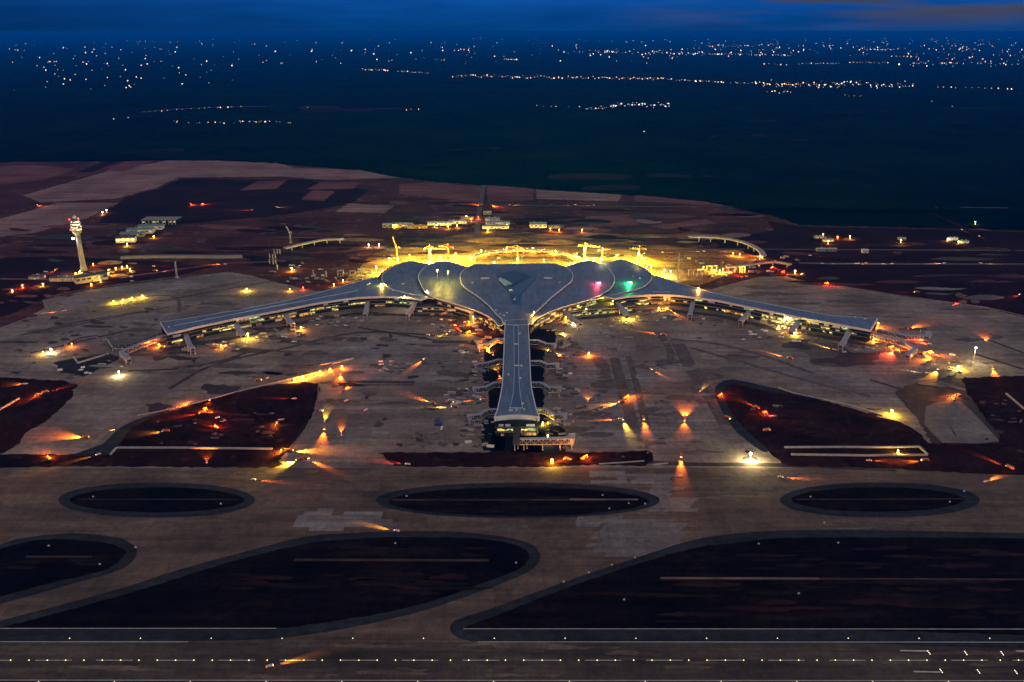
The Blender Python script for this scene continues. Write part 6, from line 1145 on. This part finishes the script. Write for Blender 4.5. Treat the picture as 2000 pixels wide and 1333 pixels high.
# ------------------------------------------------------------------ far lights on the plain
random.seed(23)
FAR = []
def row(x0, y0, x1, y1, n, jx=1.0, jy=.8, g='g_town'):
    for k in range(n): t = (k + random.uniform(-.3, .3)) / max(1, n - 1); FAR.append((x0 + (x1 - x0) * t + random.uniform(-jx, jx), y0 + (y1 - y0) * t + random.gauss(0, jy * .6), g))
def cloud(x0, y0, x1, y1, n, g='g_townw'):
    for k in range(n): FAR.append((random.uniform(x0, x1), random.uniform(y0, y1), g))
row(278, 219, 425, 210, 12); row(430, 210, 470, 208, 4); row(370, 240, 465, 240, 9, 3); row(468, 237, 567, 240, 20, 3, 1.5); row(180, 222, 260, 234, 7, 5, 5); row(335, 233, 350, 240, 7, 3, 2)
row(708, 135, 757, 138, 13, 1.5, 1.2); row(778, 140, 837, 143, 11); row(886, 148, 1160, 153, 62, 3, 3); row(1170, 153, 1283, 154, 26, 2, 2.5); row(1290, 154, 1415, 161, 22, 1.5, 1.2); row(1430, 162, 1500, 163, 14, 2, 2)
row(1490, 165, 1640, 166, 62, 4, 6); row(1640, 163, 1788, 168, 40, 4, 7, 'g_townw'); row(1500, 176, 1545, 181, 8, 5, 3); row(1650, 186, 1680, 188, 4, 4, 1.5); row(1828, 170, 1980, 174, 12, 1)
row(1143, 212, 1200, 208, 14, 3, 2.5, 'g_townw'); row(1195, 205, 1310, 205, 40, 3, 6, 'g_townw'); row(1043, 207, 1125, 209, 6, 3); row(793, 215, 818, 214, 3); FAR.append((1258, 257, 'g_townw')); FAR.append((483, 277, 'g_townw')); FAR.append((1374, 289, 'g_townw')); FAR.append((28, 176, 'g_townw')); FAR.append((601, 210, 'g_townw')); FAR.append((1300, 208, 'g_townw')); FAR.append((1820, 198, 'g_townw')); FAR.append((1860, 208, 'g_townw'))
row(1495, 125, 1535, 127, 6, 1, .5); row(1562, 125, 1640, 124, 14, 1, .5); row(1660, 122, 1735, 123, 13, 1, .6); row(1780, 124, 1808, 124, 6, 1, .6); row(1837, 124, 1870, 124, 9, 1, .8); row(1885, 123, 1990, 126, 15, 3, 2); row(1743, 110, 1788, 111, 7, 1, .3)
near_n = len(FAR)
row(1310, 105, 1540, 108, 46, 3, 1.2, 'g_townf'); row(1140, 104, 1345, 104, 20, 3, 1.5, 'g_townf'); row(1185, 100, 1205, 102, 10, 1, .8, 'g_townf'); row(985, 116, 1010, 117, 8, 1, .3, 'g_townf'); row(850, 117, 868, 118, 4, 1, .3, 'g_townf'); cloud(700, 66, 1345, 125, 60, 'g_townf'); row(1380, 91, 1510, 88, 24, 2, 1.5, 'g_townf'); cloud(1350, 72, 1540, 95, 26, 'g_townf'); cloud(1555, 74, 1705, 100, 30, 'g_townf'); row(1685, 97, 1745, 97, 18, 1, 1, 'g_townf'); cloud(1770, 66, 2000, 130, 110, 'g_townf'); cloud(0, 72, 690, 130, 100, 'g_townf'); cloud(60, 115, 460, 175, 46, 'g_townf'); row(250, 81, 350, 82, 14, 3, .6, 'g_townf'); row(935, 74, 1010, 70, 18, 2, 2, 'g_townf'); row(92, 122, 110, 120, 6, 1, .6, 'g_townf')
for x0, y0, x1, y1, n in ((0, 67, 690, 100, 60), (690, 67, 1350, 84, 70), (1350, 66, 1760, 84, 60), (1700, 66, 2000, 100, 110), (1350, 84, 1700, 110, 50), (1140, 96, 1560, 112, 50), (700, 84, 1140, 120, 30)):
    for _ in range(n): FAR.append((random.uniform(x0, x1), y0 + (y1 - y0) * random.random() ** 1.4, 'g_townf'))
def tl(g, sq=1.0):
    mb = MB(); mb.bar((0, 0, -1), (0, 0, .1), .05); mb.k = 1; mb.ball((0, 0, 0), .5, 8, sq); return mb.mesh('far_lamp', [M['steel'], M[g]])
TL = {g: tl(g) for g in ('g_town', 'g_townw', 'g_townf')}
near = sorted(FAR[:near_n], key=lambda a: -a[1]); solo, rest = near[:296], near[296:] + FAR[near_n:]
def fsize(y): return min(30.0, .9 / (0.00194 * max(4, y - YH) * .512)) * random.choice((.3, .38, .45, .5, .6, .75, 1.0, 1.2))
def fpos(x, y, s): p = G(x, max(y, YH + 4.5), s); return p
for x, y, g in solo:
    s = fsize(y); p = fpos(x, y, s); o = bpy.data.objects.new('far_lamp', TL[g]); COL.objects.link(o); o.location = (p.x, p.y, s); o.scale = (s, s, s)
    w = 'in the white village cluster on the plain' if g == 'g_townw' and y > 195 else 'in the two short rows at the left of the plain' if x < 620 else 'in the long glowing row across the plain' if x < 1430 else 'in the bright town at the right of the plain' if y > 140 else 'in the thin upper row at the right of the plain'
    tag(o, 'tiny bright lamp far off ' + w, 'lamp', 'far lamps ' + w)
for g in ('g_town', 'g_townw', 'g_townf'):
    mb = MB()
    for x, y, gg in rest:
        if gg != g: continue
        s = fsize(y); p = fpos(x, y, s); mb.k = 0; mb.lathe((p.x, p.y, s), [(s * .02, -s * .5), (s * .33, -s * .38), (s * .5, 0), (s * .33, s * .38), (s * .02, s * .5)], 6)
    if mb.v: tag(mb.build('town_lights', M[g]), 'countless tiny lights of towns near the horizon', 'town lights', kind='stuff')
for x, y, lb, g, k in ((1756, 126, 'bright yellow floodlit spot far off near the right horizon', 'g_warm', 2.4), (906, 97, 'small red fire glow far off near the horizon', 'g_orange', 1.6), (1560, 90, 'wide warm lamp far off at the right horizon', 'g_townf', 1.6), (1849, 75, 'warm lamp far off at the upper right horizon', 'g_townf', 1.4)):
    s = fsize(y) / .8 * k; p = fpos(x, y, s); mb = MB(); mb.bar((0, 0, -1), (0, 0, .1), .05); mb.k = 1; mb.ball((0, 0, 0), .5, 8, .6); o = mb.build('far_lamp', [M['steel'], M[g]], None, (p.x, p.y, s)); o.scale = (s, s, s); tag(o, lb, 'lamp')

# ------------------------------------------------------------------ air, with the sky outside it
def build_haze():
    m = bpy.data.materials.new('haze'); m.use_nodes = True; N = m.node_tree.nodes; L = m.node_tree.links
    for n in list(N): N.remove(n)
    o = N.new('ShaderNodeOutputMaterial'); v = N.new('ShaderNodeVolumePrincipled')
    v.inputs['Color'].default_value = (.002, .25, 1.0, 1); v.inputs['Density'].default_value = 3.5e-5; v.inputs['Anisotropy'].default_value = 0.0
    L.new(v.outputs[0], o.inputs['Volume'])
    b = MB(); b.box((0, 70000, 245.5), (340000, 170000, 493))
    tag(b.build('haze', m), 'thin blue evening haze lying over the whole plain', 'haze', kind='stuff')
build_haze()
